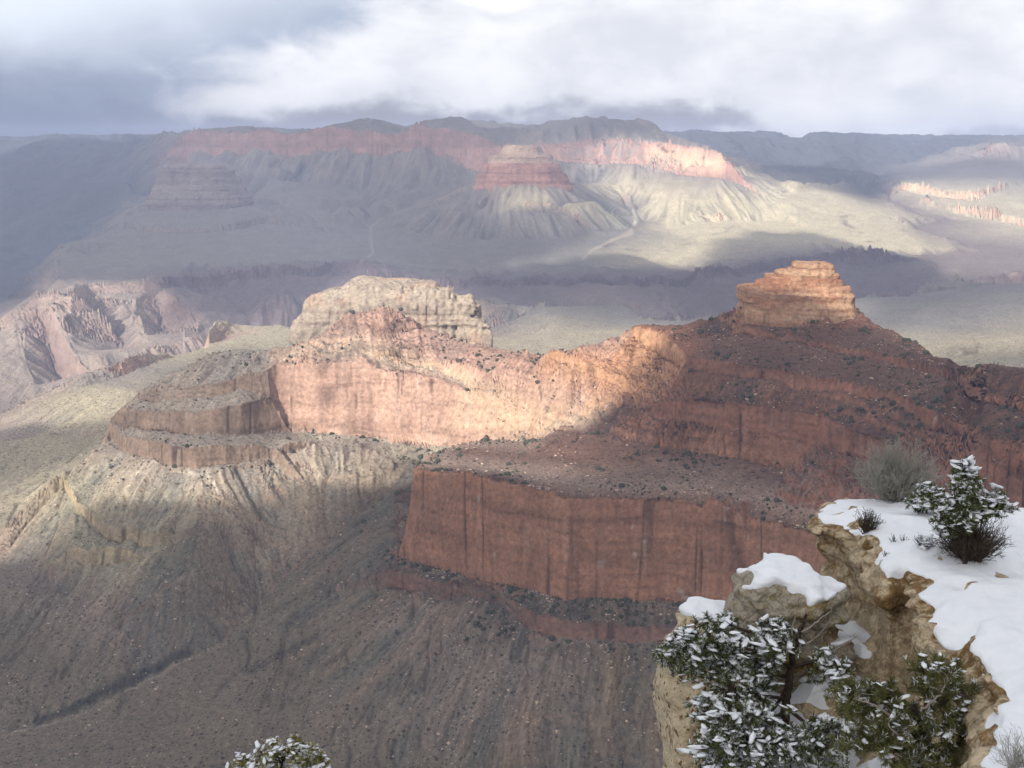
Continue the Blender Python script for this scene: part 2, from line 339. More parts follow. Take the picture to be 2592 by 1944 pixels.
# --- mid plateau on the near side of the gorge
L('plateau', 'tong', [(1192,753,5500),(1253,752,5560),(1294,766,5500),(1375,774,5440),(1456,774,5440),(1570,772,5460),(1599,782,5350),(1627,814,5000),(1690,818,4950),(1800,800,5100),(1900,785,5250),(2060,765,5480),(2180,754,5620),(2302,750,5660),(2323,734,5700),(2384,710,5780),(2424,706,5800),(2506,719,5700),(2592,716,5700)])
Hd('gorge_wall', 'gor', [(1150,5350,-940),(1200,5620,-900),(1294,5620,-920),(1456,5560,-930),(1590,5460,-940),(1640,5200,-960),(1700,5120,-960),(1900,5420,-930),(2180,5740,-900),(2320,5900,-900),(2424,6000,-890),(2592,5950,-900)])
L('plateau', 'ton', [(1245,855,4520),(1330,850,4560),(1450,840,4620),(1560,835,4650)])
L('plateau', 'tong', [(2200,800,4800),(2300,820,4500),(2420,830,4350),(2500,800,4500),(2592,770,4700)])
L('plateau', 'ton', [(2330,870,4050),(2420,890,3850),(2500,880,3850),(2592,850,4000)])
# --- far platform
L('far_platform', 'fgr_shade', [(165,706,6300),(134,700,6400)])
L('far_platform', 'fgr_shade', [(163,612,7300),(155,630,7000),(150,670,6600),(134,709,6250)])
Hd('far_canyon', 'fbl', [(20,6900,-960),(60,7300,-960),(120,7900,-880),(200,8300,-800),(280,8800,-700)])
L('far_platform', 'fgr_shade', [(220,650,7150),(300,655,7100),(420,660,7000),(560,665,6900),(680,665,6900),(790,660,7000)])
L('far_platform', 'fgr_shade', [(900,650,7150),(1050,672,6950),(1200,685,6800),(1350,682,6820),(1480,680,6850)])
L('far_platform', 'fgr_shade', [(900,612,7750),(930,590,8100),(940,560,8600),(925,530,9000)])       # wash between buttes
L('far_platform', 'fgr_shade', [(1000,620,7600),(1150,625,7500),(1300,632,7400),(1420,640,7300)])
L('far_platform', 'fgr_shade', [(1420,645,7250),(1520,615,7650),(1600,585,8000),(1618,560,8350),(1595,520,8700)])
L('far_platform', 'frw_lit', [(1680,660,7250),(1760,640,7450),(1850,610,7700),(1980,600,7800),(2150,620,7500),(2250,640,7300)])
L('far_platform', 'frw_lit', [(1700,575,8150),(1800,560,8300),(1950,560,8300),(2100,580,8000),(2200,590,7900),(2278,587,7900),(2330,625,7500)])
L('far_platform', 'frw_lit', [(1883,448,9600),(1977,461,9500),(2050,476,9300),(2131,494,9150),(2221,522,8800),(2250,548,8500),(2276,566,8250)])
# left butte
L('left_butte', 'fgr_shade', [(352,526,8180),(400,532,8150),(448,530,8140),(520,530,8150),(610,524,8190)])
Hd('left_butte', 'fgr_shade', [(380,8420,-480),(470,8400,-470),(580,8440,-480)])
L('left_butte', 'fgr_shade', [(301,562,7900),(350,572,7800),(430,580,7720),(520,578,7720),(600,570,7800),(671,553,8000)])
L('left_butte', 'fgr_shade', [(301,570,7880),(350,582,7780),(430,590,7705),(520,588,7705),(600,580,7780),(671,562,7980)])
L('left_butte', 'fgr_shade', [(240,600,7550),(330,622,7350),(440,628,7300),(560,622,7350),(680,605,7600),(800,615,7650)])
Hd('far_platform', 'fgr_shade', [(330,9000,-560),(480,9100,-520),(640,9000,-540)])
# central butte
L('central_butte', 'fred', [(1185,486,8370),(1240,470,8400),(1294,462,8410),(1375,466,8400),(1432,480,8370),(1460,498,8350)])
Hd('central_butte', 'fgr_shade', [(1210,8640,-370),(1314,8640,-350),(1440,8640,-370)])
L('central_butte', 'fgr_shade', [(1100,530,8100),(1190,545,7950),(1290,545,7950),(1400,535,8050),(1500,508,8350)])
L('central_butte', 'frw_lit', [(1330,520,8080),(1430,513,8120),(1510,508,8300)])
L('central_butte', 'fgr_shade', [(1010,580,7950),(1130,600,7700),(1290,608,7620),(1450,600,7750),(1550,575,8050)])
Hd('far_platform', 'fgr_shade', [(1150,9200,-430),(1314,9300,-400),(1480,9200,-400)])
# right mesa
L('right_mesa', 'fred', [(1375,363,9700),(1538,352,9750),(1660,354,9600),(1692,361,9450),(1773,368,9280),(1822,380,9150),(1845,400,9080),(1868,424,9050),(1880,444,9040)])
L('right_mesa', 'fred', [(1390,400,9620),(1416,404,9600),(1497,412,9560),(1619,413,9480),(1680,436,9280),(1773,446,9150),(1826,450,9050),(1880,461,9000)])
L('right_mesa', 'frw_lit', [(1660,385,9550),(1692,395,9420),(1773,405,9250),(1822,412,9120),(1850,420,9080)])
L('right_mesa', 'frw_lit', [(1560,470,9050),(1680,495,8750),(1780,505,8600),(1880,500,8700),(1960,510,8650)])
L('right_mesa', 'frw_lit', [(1640,530,8500),(1740,545,8350),(1850,540,8400),(1980,535,8450)])
Hd('right_mesa', 'fgr_shade', [(1700,9900,-150),(1850,9700,-260),(1960,10200,-420)])
L('far_wall', 'fgr_shade', [(1375,345,9950),(1500,338,9950),(1600,336,9900),(1662,351,9850)])
L('far_wall', 'fred', [(1375,319,10300),(1470,321,10300),(1560,318,10300),(1600,322,10250),(1625,336,10150),(1650,352,10050)])
# far wall left of centre
L('far_wall', 'fred', [(480,415,9900),(561,408,9950),(700,412,9900),(846,404,9900),(1000,402,9900),(1090,396,9950),(1204,428,9800)])
L('far_wall', 'fred', [(480,360,10000),(561,358,10020),(700,350,9990),(846,345,9990),(1000,342,9980),(1090,340,10020),(1204,340,10000),(1375,352,10000)])
L('far_wall', 'fgr_shade', [(420,352,10400),(520,350,10400),(640,347,10400),(760,344,10400),(860,336,10400),(930,326,10400),(1000,320,10400),(1120,324,10400),(1290,319,10400)])
L('far_wall', 'fgr_shade', [(650,470,9500),(760,490,9350),(870,500,9250),(1000,490,9300),(1120,480,9300)])
L('far_wall', 'fgr_shade', [(720,545,8700),(830,560,8500),(1000,545,8600)])
# far blue ground
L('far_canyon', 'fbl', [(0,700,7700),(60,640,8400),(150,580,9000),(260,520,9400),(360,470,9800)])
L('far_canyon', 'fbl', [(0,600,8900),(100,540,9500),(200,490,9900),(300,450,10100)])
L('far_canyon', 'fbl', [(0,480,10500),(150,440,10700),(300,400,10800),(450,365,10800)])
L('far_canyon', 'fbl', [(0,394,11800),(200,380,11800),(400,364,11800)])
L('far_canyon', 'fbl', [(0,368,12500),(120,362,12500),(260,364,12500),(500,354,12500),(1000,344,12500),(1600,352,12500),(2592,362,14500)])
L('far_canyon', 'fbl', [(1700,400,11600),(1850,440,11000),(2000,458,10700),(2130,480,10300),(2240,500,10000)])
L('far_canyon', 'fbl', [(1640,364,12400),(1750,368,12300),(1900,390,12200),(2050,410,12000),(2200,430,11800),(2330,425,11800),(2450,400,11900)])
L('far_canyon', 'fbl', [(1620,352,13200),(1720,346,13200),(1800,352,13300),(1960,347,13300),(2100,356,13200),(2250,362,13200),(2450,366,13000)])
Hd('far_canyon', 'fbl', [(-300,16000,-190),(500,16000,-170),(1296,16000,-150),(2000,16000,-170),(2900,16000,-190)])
# right side platform and gorge walls
L('right_platform', 'fgr_shade', [(2282,455,10000),(2330,452,10200),(2420,446,10300),(2500,440,10300),(2592,450,9900)])
L('right_platform', 'frw_lit', [(2284,464,9850),(2330,470,9750),(2390,480,9600),(2470,488,9500)])
L('right_platform', 'frw_lit', [(2284,478,9820),(2330,490,9710),(2390,500,9560),(2470,508,9460)])
L('right_platform', 'gor', [(2250,510,9300),(2320,540,8900),(2390,560,8700)])
L('right_platform', 'frw_lit', [(2396,521,9200),(2450,530,9000),(2520,540,8800),(2592,557,8500)])
L('right_platform', 'frw_lit', [(2396,535,9160),(2450,546,8960),(2520,558,8750),(2592,576,8440)])
L('right_platform', 'gor', [(2300,580,8350),(2380,600,8000),(2470,630,7600),(2592,650,7300)])
L('right_platform', 'gor', [(2330,650,7350),(2400,680,6900),(2480,700,6600),(2592,700,6600)])
L('right_platform', 'fred', [(2506,363,11200),(2540,360,11300),(2592,365,11200)])
L('right_platform', 'fred', [(2490,400,11000),(2540,405,10900),(2592,410,10800)])

# ------------------------------------------------------------------ survey lines -> surface
def build_tin():
    pv, pc, pr, pe = [], [], [], []
    regions = []
    for region, pal, P in LINES:
        if region not in regions: regions.append(region)
        rid = regions.index(region)
        ca, cb = [srgb(*c) for c in PAL[pal]]
        P = np.array(P); prev = None
        for k in range(len(P)):
            if k:
                a, b = P[k-1], P[k]
                n = max(1, int(np.hypot(*(b-a)[:2])/(0.012*(a[1]+b[1])/2)))
                seq = [a+(b-a)*t/n for t in range(1, n+1)]
            else: seq = [P[0]]
            for q in seq:
                pv.append(q); pc.append(np.r_[ca, cb]); pr.append(rid)
                if prev is not None: pe.append((prev, len(pv)-1))
                prev = len(pv)-1
    pv = np.array(pv); pc = np.array(pc); pr = np.array(pr)
    res = geometry.delaunay_2d_cdt([Vector((p[0], p[1])) for p in pv], pe, [], 0, 1e-3)
    vo, fo, ov = res[0], res[2], res[3]
    nv = len(vo); V = np.zeros((nv, 3)); C = np.zeros((nv, 6)); Rg = np.zeros(nv, int)
    for k in range(nv):
        V[k, :2] = vo[k]
        if ov[k]:
            i = ov[k][0]; V[k, 2] = pv[i, 2]; C[k] = pc[i]; Rg[k] = pr[i]
        else:
            d = np.hypot(pv[:, 0]-vo[k][0], pv[:, 1]-vo[k][1]); ii = np.argsort(d)[:3]; w = 1/(d[ii]+.1); w /= w.sum()
            V[k, 2] = (pv[ii, 2]*w).sum(); C[k] = (pc[ii]*w[:, None]).sum(0); Rg[k] = pr[ii[0]]
    return V, C, Rg, np.array([f for f in fo if len(f) == 3]), regions

NC, NB, NR = 1250, 2600, 1050
TXM = 0.57
TX = np.linspace(-TXM, TXM, NC)
Yb = np.exp(np.linspace(math.log(720), math.log(15900), NB))
def raster(V, C, Rg, T):
    Q = 1.0/Yb                                   # decreasing
    z = np.full((NB, NC), np.nan, np.float32); col = np.zeros((NB, NC, 6), np.float32); reg = np.full((NB, NC), -1, np.int8)
    vt = V[:, 0]/V[:, 1]; vq = 1.0/V[:, 1]
    A = np.c_[V[:, 2:3], C]*vq[:, None]          # projective-affine attributes
    for t in T:
        a, b, c = t
        x0, x1 = vt[t].min(), vt[t].max()
        j0 = max(0, int(math.ceil((x0+TXM)/(2*TXM)*(NC-1)-1e-6))); j1 = min(NC-1, int(math.floor((x1+TXM)/(2*TXM)*(NC-1)+1e-6)))
        y0, y1 = V[t, 1].min(), V[t, 1].max()
        i0 = int(np.searchsorted(Yb, y0-1e-6)); i1 = int(np.searchsorted(Yb, y1+1e-6))
        if j1 < j0 or i1 <= i0: continue
        tx = TX[None, j0:j1+1]; q = Q[i0:i1, None]
        d = (vq[b]-vq[c])*(vt[a]-vt[c])+(vt[c]-vt[b])*(vq[a]-vq[c])
        if abs(d) < 1e-16: continue
        wa = ((vq[b]-vq[c])*(tx-vt[c])+(vt[c]-vt[b])*(q-vq[c]))/d
        wb = ((vq[c]-vq[a])*(tx-vt[c])+(vt[a]-vt[c])*(q-vq[c]))/d
        wc = 1-wa-wb
        m = (wa >= -1e-6) & (wb >= -1e-6) & (wc >= -1e-6)
        if not m.any(): continue
        val = (wa[..., None]*A[a]+wb[..., None]*A[b]+wc[..., None]*A[c])/q[..., None]
        sub = (slice(i0, i1), slice(j0, j1+1))
        z[sub][m] = val[..., 0][m]; col[sub][m] = val[..., 1:][m]
        rr = Rg[t]; reg[sub][m] = rr[0] if rr[0] in (rr[1], rr[2]) else (rr[1] if rr[1] == rr[2] else rr[0])
    # fill holes by carrying the nearest row
    for i in range(1, NB):
        m = np.isnan(z[i]); z[i][m] = z[i-1][m]; col[i][m] = col[i-1][m]; reg[i][m] = reg[i-1][m]
    for i in range(NB-2, -1, -1):
        m = np.isnan(z[i]); z[i][m] = z[i+1][m]; col[i][m] = col[i+1][m]; reg[i][m] = reg[i+1][m]
    return z, col, reg

def build_terrain():
    V, C, Rg, T, regions = build_tin()
    z, col, reg = raster(V, C, Rg, T)
    # edge preserving smoothing of the facets
    zz = z.astype(np.float64)
    for it in range(26):
        k = 0.012*Yb[:, None]*0.35
        dn = np.zeros_like(zz); ds = np.zeros_like(zz); de = np.zeros_like(zz); dw = np.zeros_like(zz)
        dn[1:] = zz[:-1]-zz[1:]; ds[:-1] = zz[1:]-zz[:-1]; de[:, :-1] = zz[:, 1:]-zz[:, :-1]; dw[:, 1:] = zz[:, :-1]-zz[:, 1:]
        step = Yb[:, None]*0.0012
        g = lambda d: 1.0/(1+(d/(step*.6))**4)
        zz += 0.2*(g(dn)*dn+g(ds)*ds+g(de)*de+g(dw)*dw)
    z = zz
    # adaptive radial resampling, so that cliffs get their share of rows
    dY = np.diff(Yb)[:, None]; dz = np.diff(z, axis=0)
    ym = 0.5*(Yb[1:]+Yb[:-1])[:, None]
    w = np.abs(dz+0.0)/ym*1.0+dY/ym*0.22+1e-7
    w = w*np.where(ym < 1450, .1, 1.0)
    w = np.apply_along_axis(lambda a: np.convolve(a, np.ones(41)/41, 'same'), 1, w)   # smooth across columns
    cum = np.vstack([np.zeros((1, NC)), np.cumsum(w, 0)]); cum /= cum[-1:]
    tgt = np.linspace(0, 1, NR)
    Y2 = np.empty((NR, NC)); z2 = np.empty((NR, NC)); c2 = np.empty((NR, NC, 6), np.float32); r2 = np.empty((NR, NC), np.int8)
    idx = np.arange(NB)
    for j in range(NC):
        f = np.interp(tgt, cum[:, j], idx); i = np.minimum(f.astype(int), NB-2); t = f-i
        Y2[:, j] = Yb[i]*(1-t)+Yb[i+1]*t; z2[:, j] = z[i, j]*(1-t)+z[i+1, j]*t
        c2[:, j] = col[i, j]*(1-t[:, None])+col[i+1, j]*t[:, None]; r2[:, j] = reg[i, j]
    X2 = Y2*TX[None, :]
    return X2, Y2, z2, c2, r2, regions

def normals(X, Y, Z):
    P = np.stack([X, Y, Z], -1)
    du = np.gradient(P, axis=1); dv = np.gradient(P, axis=0)
    n = np.cross(du, dv); n /= np.linalg.norm(n, axis=-1, keepdims=True)+1e-12
    if n[..., 2].mean() < 0: n = -n
    return n

X, Y, Z, CC, RG, REGIONS = build_terrain()
N0 = normals(X, Y, Z)
steep = sstep(0.76, 0.52, N0[..., 2])          # 1 on cliffs
dist = Y/2000.0
# horizontal wobble: buttresses and alcoves
hx = N0[..., 0]/(np.hypot(N0[..., 0], N0[..., 1])+1e-3); hy = N0[..., 1]/(np.hypot(N0[..., 0], N0[..., 1])+1e-3)
sc = np.clip(dist, .8, 3.2)
q = np.floor(np.log2(sc)*2)/2
big = fbm(X/90, Y/90, Z/400, 3, 3)
mid = fbm(X/28, Y/28, Z/160, 3, 9)
joint = 1-np.abs(fbm(X/16, Y/16, Z/220, 2, 21))*2.2
strat = fbm(0*X+.5, 0*Y+.5, (Z+6*noise3(X/120, Y/120, 0*Z, 5))/16, 3, 31)
far = sstep(3500, 6000, Y)
bigf = fbm(X/330, Y/330, Z/1500, 3, 13)
midf = fbm(X/110, Y/110, Z/600, 3, 19)
amp = steep*(1-far)*((8+5*(np.array(REGIONS)[RG] == 'front_ridge'))*big+4.5*mid+2.2*np.clip(joint, -1, 1)+2.2*strat) + steep*far*(9*bigf+6*midf+4*strat)
# talus runs: noise streaked along the fall line
g = np.stack([N0[..., 0], N0[..., 1]], -1); gl = np.linalg.norm(g, axis=-1)+1e-4; g = g/gl[..., None]
lnY = np.log(Y); dtx = (g[..., 0]-TX[None, :]*g[..., 1]); dly = g[..., 1]
rng = np.random.default_rng(4)
def streak(scale, length, K, seed):
    TEX = rng.random((512, 512)).astype(np.float32)
    acc = np.zeros_like(X, dtype=np.float32); wsum = 0
    for k in range(-K, K+1):
        s = k/K*length
        a = ((TX[None, :]+dtx*s)/scale) % 512; b = ((lnY+dly*s)/scale) % 512
        ia, ib = a.astype(int), b.astype(int); fa, fb = a-ia, b-ib
        fa = fa*fa*(3-2*fa); fb = fb*fb*(3-2*fb); ja, jb = (ia+1) % 512, (ib+1) % 512
        v = (TEX[ib, ia]*(1-fa)+TEX[ib, ja]*fa)*(1-fb)+(TEX[jb, ia]*(1-fa)+TEX[jb, ja]*fa)*fb
        wgt = 1-abs(k)/(K+1); acc += wgt*v; wsum += wgt
    v = acc/wsum-0.5
    return v/(v.std()+1e-6)
st0 = streak(.0013, .011, 8, 7); st1 = streak(.0055, .040, 12, 1); st2 = streak(.0022, .018, 10, 2); st3 = streak(.016, .09, 12, 3)
slopey = (1-steep)*sstep(.985, .90, N0[..., 2])
regn = np.array(REGIONS)[RG]
gorge = ((regn == 'gorge_wall')*1.0)+.7*((regn == 'right_platform') & (Y < 9300) & (N0[..., 2] < .992))
for _ in range(6): gorge[1:-1, 1:-1] = (gorge[1:-1, 1:-1]*4+gorge[:-2, 1:-1]+gorge[2:, 1:-1]+gorge[1:-1, :-2]+gorge[1:-1, 2:])/8
ridgy = 1-2*np.abs(fbm(X/330, Y/520, 0*X, 4, 141, .55)); ridgy2 = 1-2*np.abs(fbm(X/120, Y/200, 0*X, 3, 147))
hillm = ((regn == 'front_ridge') | (regn == 'red_ridge')) & (N0[..., 2] < .985)
terr = np.where(hillm, 1.0, 0)*(1-steep)*(3.3*np.sin(2*np.pi*(Z+5*noise3(X/130, Y/130, 0*X, 151))/17)+1.7*np.sin(2*np.pi*(Z+3*noise3(X/60, Y/60, 0*X, 153))/7.3))*sstep(-.5, .3, fbm(X/110, Y/110, Z/30, 3, 155))
farc = sstep(7200, 8600, Y)*(((regn == 'far_canyon')|(regn == 'far_wall'))*1.0)
for _ in range(6): farc[1:-1, 1:-1] = (farc[1:-1, 1:-1]*4+farc[:-2, 1:-1]+farc[2:, 1:-1]+farc[1:-1, :-2]+farc[1:-1, 2:])/8
rf = 1-2*np.abs(fbm(X/900, Y/1500, 0*X, 5, 161, .55))
Z = np.minimum(Z+farc*150*(rf-.35), np.maximum(Z, 285))
Z = Z+terr+gorge*np.where(TX[None, :] < -.28, .45, 1.0)*(38*(ridgy-.3)+14*(ridgy2-.3))*sstep(3600, 4600, Y)
tal = ((regn == 'talus_slope') | ((regn == 'canyon_floor') & (N0[..., 2] < .985)))*1.0*(1-far)
for _ in range(8): tal[1:-1, 1:-1] = (tal[1:-1, 1:-1]*4+tal[:-2, 1:-1]+tal[2:, 1:-1]+tal[1:-1, :-2]+tal[1:-1, 2:])/8
warp = 40*fbm(X/160, Y/160, 0*X, 2, 171)
rav = np.abs(fbm((X+warp)/75, (Y-X*.35)/260, 0*X, 4, 173, .55))
rav2 = np.abs(fbm((X+.5*warp)/26, (Y-X*.35)/90, 0*X, 3, 177, .5))
Z = Z-tal*(9*np.exp(-rav/.10)+3.0*np.exp(-rav2/.10))
zamp = (1+.5*far)*slopey*Y*(.0007*st1+.0004*st2+.0016*st3) + 3.0*(1-far)*fbm(X/24, Y/24, 0*X, 3, 43) + (1-steep)*Y*(.0007*fbm(lnY*160, TX[None, :]*160+0*Y, 0*Y, 3, 41))
scol = TX[None, :]*2000*np.clip(dist, 1, 4)+.0*Y
crack = sstep(.05, .01, np.abs(fbm(scol/34, Y/500, Z/2600, 2, 81)))*steep*(1-far)*sstep(-.3, .2, noise3(X/70, Y/70, Z/60, 83))
amp = amp-3.0*crack
X = X+hx*amp; Y3 = Y+hy*amp; Z = Z+zamp
N1 = normals(X, Y3, Z)

# colours: rock where it is steep, soil where it lies back; beds, stains and rubble of their own
rockw = sstep(.76, .60, .5*N0[..., 2]+.5*N1[..., 2])
rock, soil = CC[..., :3], CC[..., 3:]
bed = fbm(0*X+.5, 0*X+.5, (Z+8*noise3(X/150, Y/150, 0*Z, 6))/np.where(Y > 5000, 30, 11), 3, 51)
vst = fbm(TX[None, :]*2000/6+0*Y, Y/200, Z/90, 3, 61)
blot = fbm(X/60, Y3/60, Z/60, 4, 71)
rk = rock*(1+.34*bed[..., None]+.20*vst[..., None]+.10*blot[..., None])
grey = sstep(.15, .55, vst*.9)[..., None]
varn = sstep(.1, .55, fbm(scol/8, Y/300, Z/900, 3, 85)*sstep(-.5, .35, noise3(scol/30, Y/300, Z/45, 88)))*steep
parting = sstep(.055, .0, np.abs(fbm(scol/400, 0*X+.5, (Z+5*noise3(scol/70, 0*X, Z/60, 91))/17, 3, 93)))*sstep(-.35, .25, noise3(scol/55, 0*X, Z/14, 95))*steep*(1-far)
blo2 = fbm(scol/45, Y/500, Z/32, 4, 97)
rk = rk*(1-.38*parting[..., None])*(1+.30*blo2[..., None])
rk = rk*(1-.55*crack[..., None])*(1-.30*varn[..., None])
scar = sstep(.62, .8, fbm(X/14, Y/14, Z/22, 2, 87)+.25*blot)*steep
rk = rk*(1-.5*scar[..., None])+.5*scar[..., None]*np.array([.42, .36, .31])
rk = rk*(1-.25*grey)+rk.mean(-1, keepdims=True)*.25*grey*np.array([1.0, .95, .9])
s1 = np.clip(st1, -2.5, 2.5)[..., None]; s2 = np.clip(st2, -2.5, 2.5)[..., None]; s3 = np.clip(st3, -2, 2)[..., None]
so = soil*(1+slopey[..., None]*(.07*s1+.08*s2+.08*s3+.10*np.clip(st0, -2.5, 2.5)[..., None])+.18*blot[..., None]) + slopey[..., None]*s3*np.array([.006, -.001, -.004])
so = so*(1+np.where(hillm, .34, 0)[..., None]*np.clip(1.6*bed, -1, 1)[..., None])
base = np.clip(so*(1-rockw[..., None])+rk*rockw[..., None], .01, .85)

# dry washes (pale gravel) and the brush along the creek
_s = Z/Y3; _yc = (_s*CT+ST)/(CT-_s*ST)
SU = 1296+F*(X/Y3)*(CT+_yc*ST); SV = 972-F*_yc
def streakline(pts, width, rgb, k, wob=6, seed=0):
    d = np.full(SU.shape, 1e9); P = np.array(pts, float)
    box = (SU > P[:, 0].min()-40) & (SU < P[:, 0].max()+40) & (SV > P[:, 1].min()-40) & (SV < P[:, 1].max()+40)
    u = SU[box]+wob*noise3(SV[box]/23, SU[box]/40, 0*SU[box], seed+300); v = SV[box]; dd = np.full(u.shape, 1e9)
    for a_, b_ in zip(P[:-1], P[1:]):
        e = b_-a_; t = np.clip(((u-a_[0])*e[0]+(v-a_[1])*e[1])/(e@e), 0, 1)
        dd = np.minimum(dd, np.hypot(u-a_[0]-t*e[0], v-a_[1]-t*e[1]))
    w = k*sstep(width, width*.3, dd*(1+.5*noise3(u/14, v/14, 0*u, seed+310)))[:, None]
    base[box] = base[box]*(1-w)+np.array(rgb)*w
streakline([(1600,520),(1618,560),(1606,582),(1540,610),(1500,632),(1470,655)], 4.5, srgb(186,170,154), .42, 12, 1)
streakline([(960,555),(940,575),(934,600),(940,640),(915,662)], 4, srgb(166,148,140), .4, 5, 2)
streakline([(0,1862),(120,1835),(250,1792),(430,1692),(570,1630)], 4, srgb(140,128,116), .45, 9, 3)
streakline([(570,1630),(590,1580),(640,1530),(750,1432),(870,1332)], 5, srgb(140,112,100), .35, 7, 4)
streakline([(90,1826),(190,1790),(300,1735),(400,1685),(470,1650)], 17, srgb(48,50,46), .75, 10, 5)
streakline([(620,1700),(700,1660),(800,1615)], 15, srgb(62,56,50), .6, 9, 6)
streakline([(430,1190),(520,1205),(560,1250)], 5, srgb(190,176,158), .6, 7, 7)
# ------------------------------------------------------------------ ground material
def nodes(mat):
    mat.use_nodes = True; nt = mat.node_tree; nt.nodes.clear()
    return nt, nt.nodes, nt.links
def mth(nt, op, a, b=None):
    n = nt.nodes.new('ShaderNodeMath'); n.operation = op
    for i, v in ((0, a), (1, b)):
        if v is None: continue
        if isinstance(v, (int, float)): n.inputs[i].default_value = v
        else: nt.links.new(v, n.inputs[i])
    return n.outputs[0]
def ground_material():
    m = bpy.data.materials.new('canyon_rock'); nt, nn, ll = nodes(m)
    out = nn.new('ShaderNodeOutputMaterial'); bs = nn.new('ShaderNodeBsdfPrincipled')
    bs.inputs['Roughness'].default_value = .95; bs.inputs['Specular IOR Level'].default_value = .1
    at = nn.new('ShaderNodeAttribute'); at.attribute_name = 'rock_colour'
    geo = nn.new('ShaderNodeNewGeometry')
    def nz(scale, detail, rough=.6):
        n = nn.new('ShaderNodeTexNoise'); n.inputs['Scale'].default_value = scale; n.inputs['Detail'].default_value = detail
        n.inputs['Roughness'].default_value = rough; ll.new(geo.outputs['Position'], n.inputs['Vector']); return n
    n1 = nz(.12, 6, .68); n2 = nz(.45, 3)
    # loose stones (pale) and scrub (dark) lying on the ground
    def dots(scale, size):
        v = nn.new('ShaderNodeTexVoronoi'); v.inputs['Scale'].default_value = scale; ll.new(geo.outputs['Position'], v.inputs['Vector'])
        d = nn.new('ShaderNodeMapRange'); d.inputs['From Min'].default_value = size; d.inputs['From Max'].default_value = size*.55
        ll.new(v.outputs['Distance'], d.inputs[0])
        sepc = nn.new('ShaderNodeSeparateColor'); ll.new(v.outputs['Color'], sepc.inputs[0])
        return d.outputs[0], sepc.outputs[0]
    d1, c1 = dots(.15, .36); d2, c2 = dots(.26, .36); d3, c3 = dots(.075, .30)
    sepn = nn.new('ShaderNodeSeparateXYZ'); ll.new(geo.outputs['True Normal'], sepn.inputs[0])
    flat = nn.new('ShaderNodeMapRange'); flat.inputs['From Min'].default_value = .62; flat.inputs['From Max'].default_value = .8; ll.new(sepn.outputs[2], flat.inputs[0])
    scrub = mth(nt, 'MULTIPLY', mth(nt, 'MAXIMUM', mth(nt, 'MULTIPLY', d1, mth(nt, 'GREATER_THAN', c1, .50)), mth(nt, 'MULTIPLY', d3, mth(nt, 'GREATER_THAN', c3, .62))), flat.outputs[0])
    stone = mth(nt, 'MULTIPLY', mth(nt, 'MULTIPLY', d2, mth(nt, 'GREATER_THAN', c2, .78)), flat.outputs[0])
    f = mth(nt, 'ADD', mth(nt, 'MULTIPLY', n1.outputs[0], 1.9), .05)
    f = mth(nt, 'MULTIPLY', f, mth(nt, 'SUBTRACT', 1.0, mth(nt, 'MULTIPLY', scrub, .72)))
    f = mth(nt, 'MULTIPLY', f, mth(nt, 'ADD', 1.0, mth(nt, 'MULTIPLY', stone, .95)))
    mx = nn.new('ShaderNodeMix'); mx.data_type = 'RGBA'; mx.blend_type = 'MULTIPLY'; mx.inputs[0].default_value = 1
    ll.new(at.outputs['Color'], mx.inputs[6])
    cmb = nn.new('ShaderNodeCombineColor')
    for i in range(3): ll.new(f, cmb.inputs[i])
    ll.new(cmb.outputs[0], mx.inputs[7])
    ll.new(mx.outputs[2], bs.inputs['Base Color'])
    bp = nn.new('ShaderNodeBump'); bp.inputs['Strength'].default_value = .9; bp.inputs['Distance'].default_value = 4.0
    ll.new(mth(nt, 'ADD', n1.outputs[0], mth(nt, 'MULTIPLY', n2.outputs[0], .35)), bp.inputs['Height'])
    ll.new(bp.outputs[0], bs.inputs['Normal'])
    ll.new(bs.outputs[0], out.inputs[0])
    return m
M_ground = ground_material()
PV = np.stack([X, Y3, Z], -1).reshape(-1, 3).astype(np.float32); CV = base.reshape(-1, 3); NV = N1.reshape(-1, 3)
ii, jj = np.meshgrid(np.arange(NR-1), np.arange(NC-1), indexing='ij')
FQ = np.stack([ii*NC+jj, ii*NC+jj+1, (ii+1)*NC+jj+1, (ii+1)*NC+jj], -1).reshape(-1, 4)
FR = RG[:-1, :-1].reshape(-1)
PLAIN = {'front_ridge': 'stepped_ridge', 'left_butte': 'butte_skirt', 'central_butte': 'butte_skirt', 'right_mesa': 'mesa', 'far_wall': 'canyon_wall', 'far_canyon': 'side_canyon', 'far_platform': 'desert_platform', 'right_platform': 'desert_platform'}
for rid, name in enumerate(REGIONS):
    fq = FQ[FR == rid]
    if not len(fq): continue
    used = np.unique(fq); remap = np.zeros(len(PV), np.int32); remap[used] = np.arange(len(used))
    o = mesh_obj(PLAIN.get(name, name), PV[used], remap[fq], M_ground)
    o.data.normals_split_custom_set_from_vertices(NV[used])
    add_color(o, 'rock_colour', CV[used]); tag(o, kind='structure')

